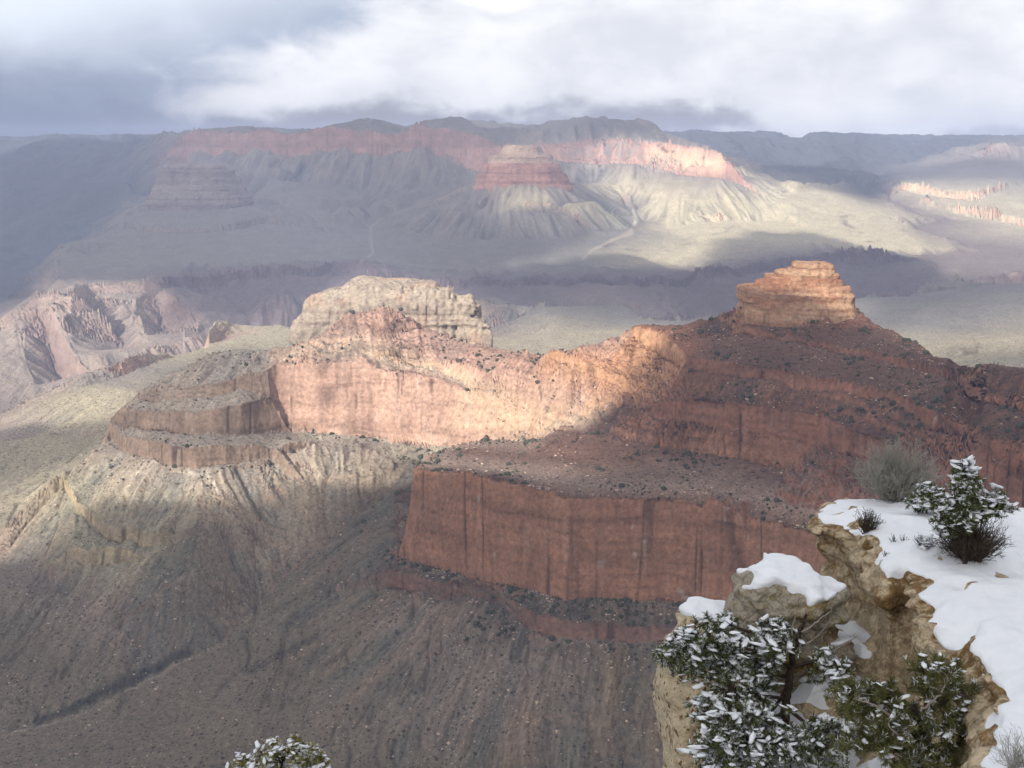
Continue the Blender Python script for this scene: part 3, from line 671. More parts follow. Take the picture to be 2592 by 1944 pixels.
# ------------------------------------------------------------------ broken cloud layer overhead, haze in the canyon
# where the gaps of the layer let the sun through, as traced on the ground of the photograph
SUNLIT = [   # (transmission, softness px, polygon u,v)
 (.08, 60, [(-600,-100),(3200,-100),(3200,2100),(-600,2100)]),
 (.95, 40, [(-500,1300),(0,1250),(120,1215),(260,1130),(420,1170),(560,1165),(700,1090),(860,1090),(940,1080),(1000,960),(900,780),(1100,760),(1240,840),(1390,880),(1520,860),(1660,800),(1740,830),(1660,890),(1580,960),(1540,1040),(1470,1100),(1520,1160),(1480,1225),(1300,1245),(1050,1248),(900,1255),(760,1248),(700,1225),(640,1285),(560,1310),(400,1300),(300,1300),(230,1290),(180,1320),(100,1400),(0,1450),(-500,1480)]),
 (.11, 60, [(-500,560),(100,560),(300,420),(600,380),(1000,330),(1400,350),(1300,640),(1000,690),(400,690),(100,720),(-500,760)]),
 (.95, 40, [(680,900),(800,840),(880,780),(1010,770),(1200,870),(1380,890),(1500,1000),(1340,1120),(1180,1130),(900,1130),(720,1100),(690,1000)]),
 (.36, 30, [(200,1130),(230,1080),(340,960),(480,880),(700,900),(680,1000),(700,1100),(540,1110),(420,1140),(320,1140)]),
 (.95, 22, [(-400,1060),(60,1040),(210,980),(350,880),(520,810),(720,810),(720,890),(600,880),(480,900),(360,970),(280,1060),(180,1085),(-400,1110)]),
 (.85, 22, [(690,880),(700,780),(900,690),(1140,720),(1250,850),(1180,860),(1000,770),(860,800)]),
 (.80, 30, [(-500,1000),(-500,800),(60,800),(90,740),(260,715),(400,760),(430,880),(280,920),(100,1030)]),
 (.95, 18, [(1870,775),(1870,700),(2000,640),(2130,650),(2210,800),(2160,830),(2030,800)]),
 (.55, 25, [(2100,835),(2200,805),(2380,890),(2350,920),(2200,870)]),
 (.75, 40, [(1230,870),(1300,800),(1600,820),(1700,860),(1620,880),(1400,900)]),
 (.75, 40, [(2230,850),(2300,800),(2592,760),(3000,760),(3000,880),(2450,900),(2330,900)]),
 (.95, 16, [(1480,650),(1460,690),(1300,660),(1260,690),(1500,600),(1540,520),(1440,450),(1480,380),(1560,345),(1780,360),(1890,440),(2120,490),(2330,590),(2330,660),(2250,645),(2130,615),(2030,595),(1900,598),(1800,615),(1770,670),(1700,690),(1570,645)]),
 (.03, 14, [(1240,695),(1380,672),(1470,655),(1560,640),(1700,690),(1770,668),(1800,617),(1900,599),(2030,596),(2130,616),(2250,646),(2330,662),(2345,765),(1240,765)]),
 (.85, 30, [(2170,560),(2290,440),(3000,430),(3000,720),(2400,700),(2330,640)]),
 (.40, 50, [(1180,420),(1300,370),(1450,350),(1460,460),(1520,560),(1400,620),(1220,560)]),
]
def poly_sdf(u, v, poly):
    P = np.array(poly, float); d2 = np.full(u.shape, 1e18); ins = np.zeros(u.shape, bool)
    for k in range(len(P)):
        a, b = P[k], P[(k+1) % len(P)]; e = b-a
        wx, wy = u-a[0], v-a[1]
        t = np.clip((wx*e[0]+wy*e[1])/(e@e), 0, 1)
        d2 = np.minimum(d2, (wx-t*e[0])**2+(wy-t*e[1])**2)
        if a[1] != b[1]:
            c = ((a[1] <= v) & (b[1] > v)) | ((b[1] <= v) & (a[1] > v))
            ins ^= c & (u < a[0]+(v-a[1])/(b[1]-a[1])*e[0])
    return np.where(ins, -1, 1)*np.sqrt(d2)
DECK_Z, SIGMA = 1500.0, 0.012
def cloud_layer():
    st = 3
    x, y, z = X[::st, ::st], Y3[::st, ::st], Z[::st, ::st]
    s = z/y; yc = (s*CT+ST)/(CT-s*ST)
    u = 1296+F*(x/y)*(CT+yc*ST); v = 972-F*yc
    hor = np.maximum.accumulate(s, axis=0)         # visible = highest so far along the ray
    vis = (s >= hor-1e-4) & (u > -500) & (u < 3100) & (v < 2100)
    n1 = fbm(u/70, v/45, 0*u, 4, 77); n2 = fbm(u/70+40, v/45, 0*u, 4, 78)
    T = np.zeros_like(u)
    for val, soft, poly in SUNLIT:
        d = poly_sdf(u+16*n1, v+12*n2, poly)
        w = sstep(soft, -soft, d); T = T*(1-w)+val*w
    k = (DECK_Z-z)/sun_dir.z
    dx, dy = x+sun_dir.x*k, y+sun_dir.y*k
    x0, x1, y0, y1, cs = -11500, 3500, -4200, 10500, 42.0
    nx, ny = int((x1-x0)/cs), int((y1-y0)/cs)
    ix = ((dx-x0)/cs).astype(int); iy = ((dy-y0)/cs).astype(int)
    ok = vis & (ix >= 0) & (ix < nx) & (iy >= 0) & (iy < ny)
    acc = np.zeros((ny, nx)); cnt = np.zeros((ny, nx))
    np.add.at(acc, (iy[ok], ix[ok]), T[ok]); np.add.at(cnt, (iy[ok], ix[ok]), 1)
    known = cnt > 0; D = np.where(known, acc/np.maximum(cnt, 1), .08)
    def blur(a): 
        b = np.pad(a, 1, mode='edge')
        return (b[1:-1, 1:-1]*4+(b[:-2, 1:-1]+b[2:, 1:-1]+b[1:-1, :-2]+b[1:-1, 2:])*2+b[:-2, :-2]+b[2:, 2:]+b[:-2, 2:]+b[2:, :-2])/16
    w = known.astype(float); a = D*w                # fill the unseen parts from their neighbours
    for it in range(60):
        a, w2 = blur(a), blur(w)
        a = np.where(known, D, a); w = np.where(known, 1, w2)
        if it % 10 == 9: pass
    fill = np.where(w > 1e-5, a/np.maximum(w, 1e-5), .08)
    D = blur(np.where(known, D, fill))
    tau = -np.log(np.clip(D, .03, .999))
    tau = np.where(tau < .06, 0, tau-.06)
    jy, jx = np.meshgrid(np.arange(ny), np.arange(nx), indexing='ij')
    gx, gy = x0+(jx+.5)*cs, y0+(jy+.5)*cs
    edge = np.minimum.reduce([jx, jy, nx-1-jx, ny-1-jy]); tau = tau*sstep(0, 25, edge)*sstep(600, -300, gy-8500-2000*sstep(-4200, -5200, gx))
    th = tau/SIGMA*sun_dir.z                        # vertical thickness
    base = DECK_Z+25*fbm(gx/700, gy/700, 0*gx, 3, 91)
    top = base+th
    n = nx*ny; idm = (jy*nx+jx)
    quads = np.stack([idm[:-1, :-1], idm[:-1, 1:], idm[1:, 1:], idm[1:, :-1]], -1).reshape(-1, 4)
    thm = np.maximum.reduce([th[:-1, :-1], th[:-1, 1:], th[1:, 1:], th[1:, :-1]]).reshape(-1)
    quads = quads[thm > 0]
    zero = (th <= 0).reshape(-1)
    topid = np.where(zero, np.arange(n), np.arange(n)+n)   # where the layer thins out both skins share a vertex
    vtx = np.concatenate([np.stack([gx, gy, base], -1).reshape(-1, 3), np.stack([gx, gy, top], -1).reshape(-1, 3)])
    f = np.concatenate([quads[:, ::-1], topid[quads]])
    used = np.unique(f); rm = np.zeros(2*n, np.int32); rm[used] = np.arange(len(used))
    m = bpy.data.materials.new('cloud_vapour'); nt, nn, ll = nodes(m)
    out = nn.new('ShaderNodeOutputMaterial'); sc_ = nn.new('ShaderNodeVolumeScatter')
    sc_.inputs['Color'].default_value = (.98, .98, .98, 1); sc_.inputs['Density'].default_value = SIGMA; sc_.inputs['Anisotropy'].default_value = .3
    ll.new(sc_.outputs[0], out.inputs['Volume'])
    o = mesh_obj('cloud_layer', vtx[used], rm[f], m); tag(o, kind='structure')
    return o
cloud_layer()
def haze():
    x0, x1, y0, y1, z0, z1 = -10500, 10500, -60, 16200, -1260, 300
    vtx = [(x, y, z) for x in (x0, x1) for y in (y0, y1) for z in (z0, z1)]
    f = [(0,1,3,2),(4,6,7,5),(0,4,5,1),(2,3,7,6),(0,2,6,4),(1,5,7,3)]
    m = bpy.data.materials.new('haze_air'); nt, nn, ll = nodes(m)
    out = nn.new('ShaderNodeOutputMaterial'); pv = nn.new('ShaderNodeVolumePrincipled')
    pv.inputs['Color'].default_value = (.63, .72, 1, 1); pv.inputs['Density'].default_value = 5.0e-5; pv.inputs['Anisotropy'].default_value = 0.1
    ll.new(pv.outputs[0], out.inputs['Volume'])
    o = mesh_obj('haze', vtx, f, m, smooth=False); tag(o, kind='stuff')
haze()

# ------------------------------------------------------------------ free-standing rock: tiers of bedded sandstone, limestone towers
def rock_stack(name, tiers, mat, rgb, bed=5.0, seed=0, joint=1.0, sc=1.0, band=None):
    """tiers: (x, y, half_x, half_y, z0, z1, squareness, taper, tilt)"""
    VV, FF, CCc = [], [], []; off = 0
    for ti, (cx, cy, a, b, z0, z1, sq, taper, tilt) in enumerate(tiers):
        na = max(48, int((a+b)*1.6/sc)); nz = max(6, int((z1-z0)/1.6/sc))
        th = np.linspace(0, 2*math.pi, na, endpoint=False)
        ex, ey = np.cos(th), np.sin(th); r = (np.abs(ex)**sq+np.abs(ey)**sq)**(-1/sq)
        zz = np.linspace(0, 1, nz+1)
        Zg = (z0+(z1-z0)*zz)[:, None]+0*th[None, :]
        k = (1+taper*(1-zz))[:, None]*r[None, :]
        x = cx+a*k*ex[None, :]; y = cy+b*k*ey[None, :]
        xs, ys, Zs = x/sc, y/sc, Zg/sc
        nb = fbm(0*x+ti*.0, 0*x, (Zg+seed*3)/bed, 2, 7+seed)                   # beds stand out or draw back
        nj = fbm(xs/9, ys/9, Zs/40, 3, 11+seed); nJ = fbm(xs/26, ys/26, Zs/90, 2, 13+seed)
        blk = noise3(np.floor(xs/7+.6*nj)*7.3, np.floor(ys/7)*5.1, np.floor(Zg/bed+.3)*3.7, 17+seed)
        rnd = 1-.25*sstep(.85, 1.0, zz)[:, None]*(1-0*x)
        d = sc*((2.2*nb+2.0*nj*joint+4.0*nJ*joint+1.1*blk)-(1-rnd)*8)
        x = x+d*ex[None, :]; y = y+d*ey[None, :]
        Zg = Zg+tilt*(x-cx)+sstep(.8, 1, zz)[:, None]*2.0*noise3(x/8, y/8, 0*x, 19+seed)
        rings = [np.stack([x, y, Zg], -1)]
        for s_ in (.8, .55, .3, .05):                                           # top
            rx, ry = cx+(x[-1]-cx)*s_, cy+(y[-1]-cy)*s_
            rings.append(np.stack([rx, ry, Zg[-1]-tilt*(x[-1]-cx)*(1-s_)+2.2*noise3(rx/9, ry/9, 0*rx, 23+seed)+1.5], -1)[None])
        P = np.concatenate(rings); m = P.shape[0]
        i, j = np.meshgrid(np.arange(m-1), np.arange(na), indexing='ij')
        FF.append(off+np.stack([i*na+j, i*na+(j+1) % na, (i+1)*na+(j+1) % na, (i+1)*na+j], -1).reshape(-1, 4))
        P = P.reshape(-1, 3); VV.append(P); off += len(P)
        tone = fbm(P[:, 0]/25/sc, P[:, 1]/25/sc, P[:, 2]/8/sc, 3, 29+seed); bedc = fbm(0*P[:, 0], 0*P[:, 0], P[:, 2]/bed, 2, 7+seed)
        stain = sstep(.1, .6, fbm(P[:, 0]/6/sc, P[:, 1]/6/sc, P[:, 2]/40/sc, 3, 31+seed))
        c0, c1 = rgb
        w = np.clip(.5+.9*tone+.5*bedc, 0, 1)[:, None]
        CCc.append((c0*(1-w)+c1*w)*(1-.35*stain[:, None]))
    o = mesh_obj(name, np.concatenate(VV), np.concatenate(FF), mat, smooth=False)
    add_color(o, 'rock_colour', np.concatenate(CCc)); tag(o, kind='structure')
    return o
def tier(uL, uR, vT, vB, Y, depth, sq=4, taper=.06, tilt=0.0):
    l = pt(uL, vB, Y); r_ = pt(uR, vB, Y); t = pt((uL+uR)/2, vT, Y)
    return ((l[0]+r_[0])/2, Y+depth/2, (r_[0]-l[0])/2/(1+taper*.5), depth/2, l[2], t[2], sq, taper, tilt)
rock_stack('butte', [
    tier(1893, 2182, 768, 830, 2268, 150, 4.5, .10, -.05),
    tier(1888, 2178, 742, 775, 2272, 140, 4.5, .02, -.05),
    tier(1930, 2172, 726, 760, 2278, 125, 4, .04, -.05),
    tier(1950, 2150, 708, 735, 2284, 108, 3.6, .05, -.04),
    tier(1976, 2138, 694, 715, 2288, 92, 3.4, .04, -.03),
    tier(2008, 2124, 684, 700, 2294, 76, 4, .06, -.02),
    tier(2018, 2114, 670, 690, 2298, 62, 5, -.02, -.02)], M_ground, (srgb(150,106,80), srgb(178,144,114)), 6.5, 1)
rock_stack('grey_butte', [
    tier(352, 612, 496, 536, 8140, 560, 3.4, .06), tier(366, 600, 476, 500, 8170, 500, 3.4, .07), tier(378, 588, 450, 480, 8190, 450, 3.4, .06), tier(390, 574, 430, 454, 8205, 400, 3.4, .07),
    tier(404, 556, 416, 434, 8240, 330, 3, .10)],
    M_ground, (srgb(120,106,98), srgb(142,128,118)), 22, 3, 1.0, 4.0)
rock_stack('red_butte', [
    tier(1184, 1462, 470, 500, 8352, 600, 3.2, .10), tier(1204, 1444, 440, 476, 8380, 540, 3.2, .09), tier(1222, 1424, 414, 446, 8400, 480, 3.2, .07)],
    M_ground, (srgb(140,100,86), srgb(176,134,114)), 22, 5, 1.0, 4.0)
rock_stack('butte_summit', [
    tier(1236, 1406, 392, 420, 8430, 400, 3.2, .07), tier(1266, 1376, 368, 396, 8500, 260, 2.4, .45)],
    M_ground, (srgb(150,126,110), srgb(184,158,136)), 22, 9, 1.0, 4.0)

# ------------------------------------------------------------------ scrub and boulders on the slopes
_s = Z/Y3; _yc = (_s*CT+ST)/(CT-_s*ST)
SU = 1296+F*(X/Y3)*(CT+_yc*ST); SV = 972-F*_yc
SVIS = (_s >= np.maximum.accumulate(_s, axis=0)-1e-5) & (SU > 0) & (SU < 2592) & (SV < 1944)
rnd = random.Random(11); rg = np.random.default_rng(11)
def simple_mat(name, rgb, rough=.9, spec=.15, var=.35, scale=6.0, coat=None):
    m = bpy.data.materials.new(name); nt, nn, ll = nodes(m)
    out = nn.new('ShaderNodeOutputMaterial'); bs = nn.new('ShaderNodeBsdfPrincipled')
    bs.inputs['Roughness'].default_value = rough; bs.inputs['Specular IOR Level'].default_value = spec
    tcn = nn.new('ShaderNodeTexCoord'); n = nn.new('ShaderNodeTexNoise'); n.inputs['Scale'].default_value = scale; n.inputs['Detail'].default_value = 4
    ll.new(tcn.outputs['Object'], n.inputs['Vector'])
    r = nn.new('ShaderNodeValToRGB'); e = r.color_ramp.elements
    e[0].position = .3; e[1].position = .7
    e[0].color = tuple(np.clip(rgb*(1-var), 0, 1))+(1,); e[1].color = tuple(np.clip(rgb*(1+var), 0, 1))+(1,)
    ll.new(n.outputs[0], r.inputs[0]); ll.new(r.outputs[0], bs.inputs['Base Color']); ll.new(bs.outputs[0], out.inputs[0])
    return m
M_scrub = simple_mat('scrub_leaves', srgb(62,64,50), var=.4, scale=.8)
M_stone = simple_mat('loose_stone', srgb(178,156,138), var=.25, scale=.6)
def lump(seed, flat=.8, sub=2, rough=.35):
    bm = bmesh.new(); bmesh.ops.create_icosphere(bm, subdivisions=sub, radius=1)
    v = np.array([x.co[:] for x in bm.verts]); d = 1+rough*fbm(v[:, 0]*1.7+seed*9, v[:, 1]*1.7, v[:, 2]*1.7, 3, seed)
    v = v*d[:, None]; v[:, 2] *= flat
    f = np.array([[x.index for x in q.verts] for q in bm.faces]); bm.free()
    return v, f
shrub_meshes = []
for k in range(6):
    v, f = lump(k+1, .85, 2, .8); v[:, 2] += .45
    o = mesh_obj('shrub', v, f, M_scrub); shrub_meshes.append(o.data); bpy.data.objects.remove(o)
hill = SVIS & (N0[..., 2] > .82) & (Y3 < 3200)
names = np.array(REGIONS); regname = names[RG]
dens = np.zeros_like(Y3)
dens[hill & (regname == 'front_ridge')] = 1.0; dens[hill & (regname == 'red_ridge')] = .9; dens[hill & (regname == 'banded_spur')] = .35
clump = np.clip(.35+1.9*fbm(X/60, Y3/60, 0*X, 4, 201), 0.02, None)**1.5
dens = dens*clump*((Y3/2000.0)**1.0)
pr = (dens/dens.sum()).ravel()
pick = rg.choice(pr.size, 2100, replace=False, p=pr)
px, py, pz = X.ravel()[pick], Y3.ravel()[pick], Z.ravel()[pick]
size = np.clip(np.exp(rg.normal(.62, .55, len(pick))), .9, 5.2)
order = np.argsort(-(size/py)); px, py, pz, size = px[order], py[order], pz[order], size[order]; pk = pick[order]
NI = 290
for k in range(NI):
    o = bpy.data.objects.new('shrub', shrub_meshes[k % 6]); COL.objects.link(o)
    o.location = (px[k], py[k], pz[k]-.3*size[k]); o.scale = (size[k],)*3; o.rotation_euler = (0, 0, rnd.uniform(0, 6.28))
    tag(o, 'small dark green shrub growing on the slopes of the red ridge', 'shrub', 'shrubs scattered over the red ridge')
vv, ff, off = [], [], 0
lowv, lowf = lump(31, .85, 1, .7); lowv[:, 2] += .4
for k in range(NI, len(px)):
    a = rnd.uniform(0, 6.28); c_, s_ = math.cos(a), math.sin(a)
    v = lowv*size[k]; v = np.c_[v[:, 0]*c_-v[:, 1]*s_, v[:, 0]*s_+v[:, 1]*c_, v[:, 2]]+[px[k], py[k], pz[k]-.3*size[k]]
    vv.append(v); ff.append(lowf+off); off += len(v)
tag(mesh_obj('scrub', np.concatenate(vv), np.concatenate(ff), M_scrub), kind='stuff')
# rubble: blocks fallen from the ledges
dens2 = np.zeros_like(Y3); dens2[hill & ((regname == 'front_ridge') | (regname == 'red_ridge'))] = 1.0
dens2[SVIS & (regname == 'talus_slope')] = .5; dens2[SVIS & (regname == 'canyon_floor') & (Y3 < 2600)] = .3
dens2 *= np.clip(.2+1.4*fbm(X/50, Y3/50, 0*X, 3, 207), .02, None)
pr = (dens2/dens2.sum()).ravel(); pick = rg.choice(pr.size, 4200, replace=False, p=pr)
lv, lf = lump(37, .7, 1, .5); vv, ff, off = [], [], 0
for k in pick:
    s = min(3.6, math.exp(rnd.gauss(.05, .5))); a = rnd.uniform(0, 6.28); c_, s_ = math.cos(a), math.sin(a)
    v = lv*[s, s*rnd.uniform(.6, 1), s*rnd.uniform(.6, 1)]; v = np.c_[v[:, 0]*c_-v[:, 1]*s_, v[:, 0]*s_+v[:, 1]*c_, v[:, 2]]+[X.ravel()[k], Y3.ravel()[k], Z.ravel()[k]]
    vv.append(v); ff.append(lf+off); off += len(v)
tag(mesh_obj('rubble', np.concatenate(vv), np.concatenate(ff), M_stone, smooth=False), kind='stuff')

# ------------------------------------------------------------------ snowy rim in the foreground
def surface_nets(D, org, h):
    nx, ny, nz = D.shape; ins = D < 0
    c = ins[:-1, :-1, :-1].astype(np.int8).copy(); c[:] = 0
    for a in (0, 1):
        for b in (0, 1):
            for d in (0, 1): c += ins[a:nx-1+a, b:ny-1+b, d:nz-1+d]
    mix = (c > 0) & (c < 8); I = np.argwhere(mix); n = len(I)
    idx = np.full(mix.shape, -1, np.int32); idx[mix] = np.arange(n)
    S = np.zeros((n, 3)); Cn = np.zeros(n)
    cor = [(a, b, d) for a in (0, 1) for b in (0, 1) for d in (0, 1)]
    val = {k: D[I[:, 0]+k[0], I[:, 1]+k[1], I[:, 2]+k[2]] for k in cor}
    for k in cor:
        for ax in range(3):
            if k[ax]: continue
            k2 = list(k); k2[ax] = 1; k2 = tuple(k2); a, b = val[k], val[k2]
            m = (a < 0) != (b < 0); t = a[m]/(a[m]-b[m]); p = np.tile(np.array(k, float), (m.sum(), 1)); p[:, ax] += t
            S[m] += p; Cn[m] += 1
    P = (I+S/Cn[:, None])*h+org
    Q = []
    for ax in range(3):
        sl0 = [slice(None)]*3; sl1 = [slice(None)]*3; sl0[ax] = slice(0, -1); sl1[ax] = slice(1, None)
        A, B = ins[tuple(sl0)], ins[tuple(sl1)]
        b_, d_ = [a for a in range(3) if a != ax]
        E = np.argwhere(A != B); E = E[(E[:, b_] > 0) & (E[:, d_] > 0) & (E[:, b_] < D.shape[b_]-1) & (E[:, d_] < D.shape[d_]-1)]
        def cell(db, dd):
            e = E.copy(); e[:, b_] -= db; e[:, d_] -= dd; return idx[e[:, 0], e[:, 1], e[:, 2]]
        q = np.stack([cell(1, 1), cell(0, 1), cell(0, 0), cell(1, 0)], -1)
        fl = A[E[:, 0], E[:, 1], E[:, 2]]
        if ax == 1: fl = ~fl
        q[~fl] = q[~fl][:, ::-1]; Q.append(q)
    Q = np.concatenate(Q); return P, Q[(Q >= 0).all(1)]
def box_blur(D, n):
    for _ in range(n):
        for ax in range(3):
            a = np.roll(D, 1, ax); b = np.roll(D, -1, ax)
            sl = [slice(None)]*3; sl[ax] = 0; a[tuple(sl)] = D[tuple(sl)]; sl[ax] = -1; b[tuple(sl)] = D[tuple(sl)]
            D = (a+2*D+b)/4
    return D
def rock_material(name, pale, ochre, dark, lichen=.5, spots=0.0):
    m = bpy.data.materials.new(name); nt, nn, ll = nodes(m)
    out = nn.new('ShaderNodeOutputMaterial'); bs = nn.new('ShaderNodeBsdfPrincipled'); bs.inputs['Roughness'].default_value = .9; bs.inputs['Specular IOR Level'].default_value = .2
    geo = nn.new('ShaderNodeNewGeometry')
    def nz(s, d, r=.6, off=0):
        n = nn.new('ShaderNodeTexNoise'); n.inputs['Scale'].default_value = s; n.inputs['Detail'].default_value = d; n.inputs['Roughness'].default_value = r
        mp_ = nn.new('ShaderNodeMapping'); mp_.inputs['Location'].default_value = (off, off, off); ll.new(geo.outputs['Position'], mp_.inputs[0]); ll.new(mp_.outputs[0], n.inputs['Vector']); return n
    def ramp(sock, p0, p1):
        r = nn.new('ShaderNodeMapRange'); r.inputs['From Min'].default_value = p0; r.inputs['From Max'].default_value = p1; ll.new(sock, r.inputs[0]); return r.outputs[0]
    def mix(fac, a, b):
        x = nn.new('ShaderNodeMix'); x.data_type = 'RGBA'; ll.new(fac, x.inputs[0])
        for i, c in ((6, a), (7, b)):
            if isinstance(c, np.ndarray): x.inputs[i].default_value = tuple(c)+(1,)
            else: ll.new(c, x.inputs[i])
        return x.outputs[2]
    a = nz(1.1, 4, .6); b = nz(5, 5, .65, 9); c = nz(16, 3, .6, 17)
    at = nn.new('ShaderNodeAttribute'); at.attribute_name = 'lichen'
    lich = mth(nt, 'MULTIPLY', ramp(mth(nt, 'ADD', mth(nt, 'MULTIPLY', a.outputs[0], .6), mth(nt, 'MULTIPLY', b.outputs[0], .5)), .62-.2*lichen, .72-.2*lichen), at.outputs['Fac'])
    col = mix(ramp(b.outputs[0], .35, .7), pale, pale*.62)
    col = mix(lich, col, ochre)
    pit = ramp(mth(nt, 'ADD', c.outputs[0], mth(nt, 'MULTIPLY', b.outputs[0], .3)), .50, .40)
    col = mix(mth(nt, 'MULTIPLY', pit, .6), col, dark)
    if spots:
        mp_ = nn.new('ShaderNodeMapping'); mp_.inputs['Scale'].default_value = (1, 1, .55); ll.new(geo.outputs['Position'], mp_.inputs[0])
        d = nn.new('ShaderNodeTexNoise'); d.inputs['Scale'].default_value = 9; d.inputs['Detail'].default_value = 2; ll.new(mp_.outputs[0], d.inputs['Vector'])
        col = mix(mth(nt, 'MULTIPLY', ramp(d.outputs[0], .60, .64), spots), col, ochre*.6)
    ll.new(col, bs.inputs['Base Color'])
    bp = nn.new('ShaderNodeBump'); bp.inputs['Strength'].default_value = 1.0; bp.inputs['Distance'].default_value = .16
    vo = nn.new('ShaderNodeTexVoronoi'); vo.feature = 'DISTANCE_TO_EDGE'; vo.inputs['Scale'].default_value = 2.6
    wv = nn.new('ShaderNodeVectorMath'); wv.operation = 'MULTIPLY_ADD'; ll.new(b.outputs['Color'], wv.inputs[0]); wv.inputs[1].default_value = (.5, .5, .5)
    ws = nn.new('ShaderNodeVectorMath'); ws.operation = 'MULTIPLY'; ll.new(geo.outputs['Position'], ws.inputs[0]); ws.inputs[1].default_value = (.8, .8, 1.7); ll.new(ws.outputs[0], wv.inputs[2]); ll.new(wv.outputs[0], vo.inputs['Vector'])
    crk = ramp(vo.outputs['Distance'], .0, .06)
    ll.new(mth(nt, 'ADD', mth(nt, 'ADD', b.outputs[0], mth(nt, 'MULTIPLY', c.outputs[0], .45)), mth(nt, 'MULTIPLY', crk, 0.0 if spots else .16)), bp.inputs['Height']); ll.new(bp.outputs[0], bs.inputs['Normal'])
    ll.new(bs.outputs[0], out.inputs[0]); return m
def snow_material():
    m = bpy.data.materials.new('snow'); nt, nn, ll = nodes(m)
    out = nn.new('ShaderNodeOutputMaterial'); bs = nn.new('ShaderNodeBsdfPrincipled'); bs.inputs['Roughness'].default_value = .7; bs.inputs['Specular IOR Level'].default_value = .25
    bs.inputs['Base Color'].default_value = (.70, .725, .78, 1)
    geo = nn.new('ShaderNodeNewGeometry'); n = nn.new('ShaderNodeTexNoise'); n.inputs['Scale'].default_value = 3.0; n.inputs['Detail'].default_value = 5
    ll.new(geo.outputs['Position'], n.inputs['Vector'])
    cm = nn.new('ShaderNodeMix'); cm.data_type = 'RGBA'; cm.inputs[6].default_value = (.60, .63, .69, 1); cm.inputs[7].default_value = (.74, .76, .80, 1)  # blue-grey shading of the snow's dips mixed into the colour
    ll.new(n.outputs[0], cm.inputs[0]); ll.new(cm.outputs[2], bs.inputs['Base Color'])
    bp = nn.new('ShaderNodeBump'); bp.inputs['Strength'].default_value = .55; bp.inputs['Distance'].default_value = .10
    ll.new(n.outputs[0], bp.inputs['Height']); ll.new(bp.outputs[0], bs.inputs['Normal']); ll.new(bs.outputs[0], out.inputs[0]); return m
M_snow = snow_material()
M_ledge = rock_material('ledge_rock', srgb(200,182,154), srgb(128,102,68), srgb(82,66,50), .50)
M_grey = rock_material('weathered_rock', srgb(172,163,147), srgb(134,114,60), srgb(82,70,56), .30)
M_pale = rock_material('spotted_rock', srgb(208,192,164), srgb(128,92,56), srgb(120,100,78), .05, .9)
def px3(u, v, z):                               # photo pixel on a level z -> plan position
    Yd = z/float(slope(v)); p = pt(u, v, Yd); return (p[0], p[1])
def poly_field(gx, gy, poly): return poly_sdf(gx, gy, poly)
def rock_with_snow(name, sdf, lo, hi, h, mat, amp, snow_t, label, cat, seed, snow_cut=.0, lich=None, snow_noise=.10, sub_snow=None):
    nx, ny, nz = [int((b-a)/h)+1 for a, b in zip(lo, hi)]
    gx = (lo[0]+h*np.arange(nx))[:, None, None]; gy = (lo[1]+h*np.arange(ny))[None, :, None]; gz = (lo[2]+h*np.arange(nz))[None, None, :]
    gx, gy, gz = [a+np.zeros((nx, ny, nz), np.float32) for a in (gx, gy, gz)]
    D0 = sdf(gx, gy, gz).astype(np.float32)
    band = np.abs(D0) < 3.0*amp+.3
    bx, by, bz = gx[band], gy[band], gz[band]
    n = fbm(bx/1.1, by/1.1, bz/.8, 3, seed)*1.0+.5*fbm(0*bx, 0*bx, (bz+.25*noise3(bx/1.5, by/1.5, 0*bx, seed+9))/.22, 2, seed+8)+.45*fbm(bx/.32, by/.32, bz/.24, 2, seed+3)-.5*np.maximum(0, .25-np.abs(fbm(bx/.9+4, by/.9, bz/.45, 2, seed+5)))
    D = D0.copy(); D[band] += amp*n
    D[0] = np.maximum(D[0], .05); D[-1] = np.maximum(D[-1], .05); D[:, 0] = np.maximum(D[:, 0], .05); D[:, -1] = np.maximum(D[:, -1], .05); D[..., 0] = np.maximum(D[..., 0], .05)
    P, Q = surface_nets(D, np.array(lo), h)
    o = mesh_obj(name, P, Q, mat, smooth=True)
    a = o.data.attributes.new('lichen', 'FLOAT', 'POINT'); a.data.foreach_set('value', (lich(P) if lich else np.ones(len(P))).astype(np.float32))
    tag(o, label, cat)
    if snow_t > 0:
        Ds = box_blur(np.clip(D, -.6, .6), 3)
        gnx, gny, gnz = np.gradient(Ds, h); up = gnz/(np.sqrt(gnx**2+gny**2+gnz**2)+1e-5)
        up = box_blur(up, 5)
        sb = np.abs(Ds) < .5; m = np.zeros_like(Ds)
        m[sb] = fbm(gx[sb]/.55, gy[sb]/.55, gz[sb]/.55, 3, seed+40)
        extra = sub_snow(gx, gy, gz) if sub_snow else 0
        t = -.10+(snow_t*(1+.5*m)+.10)*sstep(.50+snow_cut, .98+snow_cut, up+snow_noise*2.2*m+extra)
        S = Ds-t; S[0] = 1; S[-1] = 1; S[:, 0] = 1; S[:, -1] = 1; S[..., 0] = 1; S[..., -1] = 1
        P2, Q2 = surface_nets(S, np.array(lo), h)
        so_ = mesh_obj('snow', P2, Q2, M_snow, parent=o)
    return o
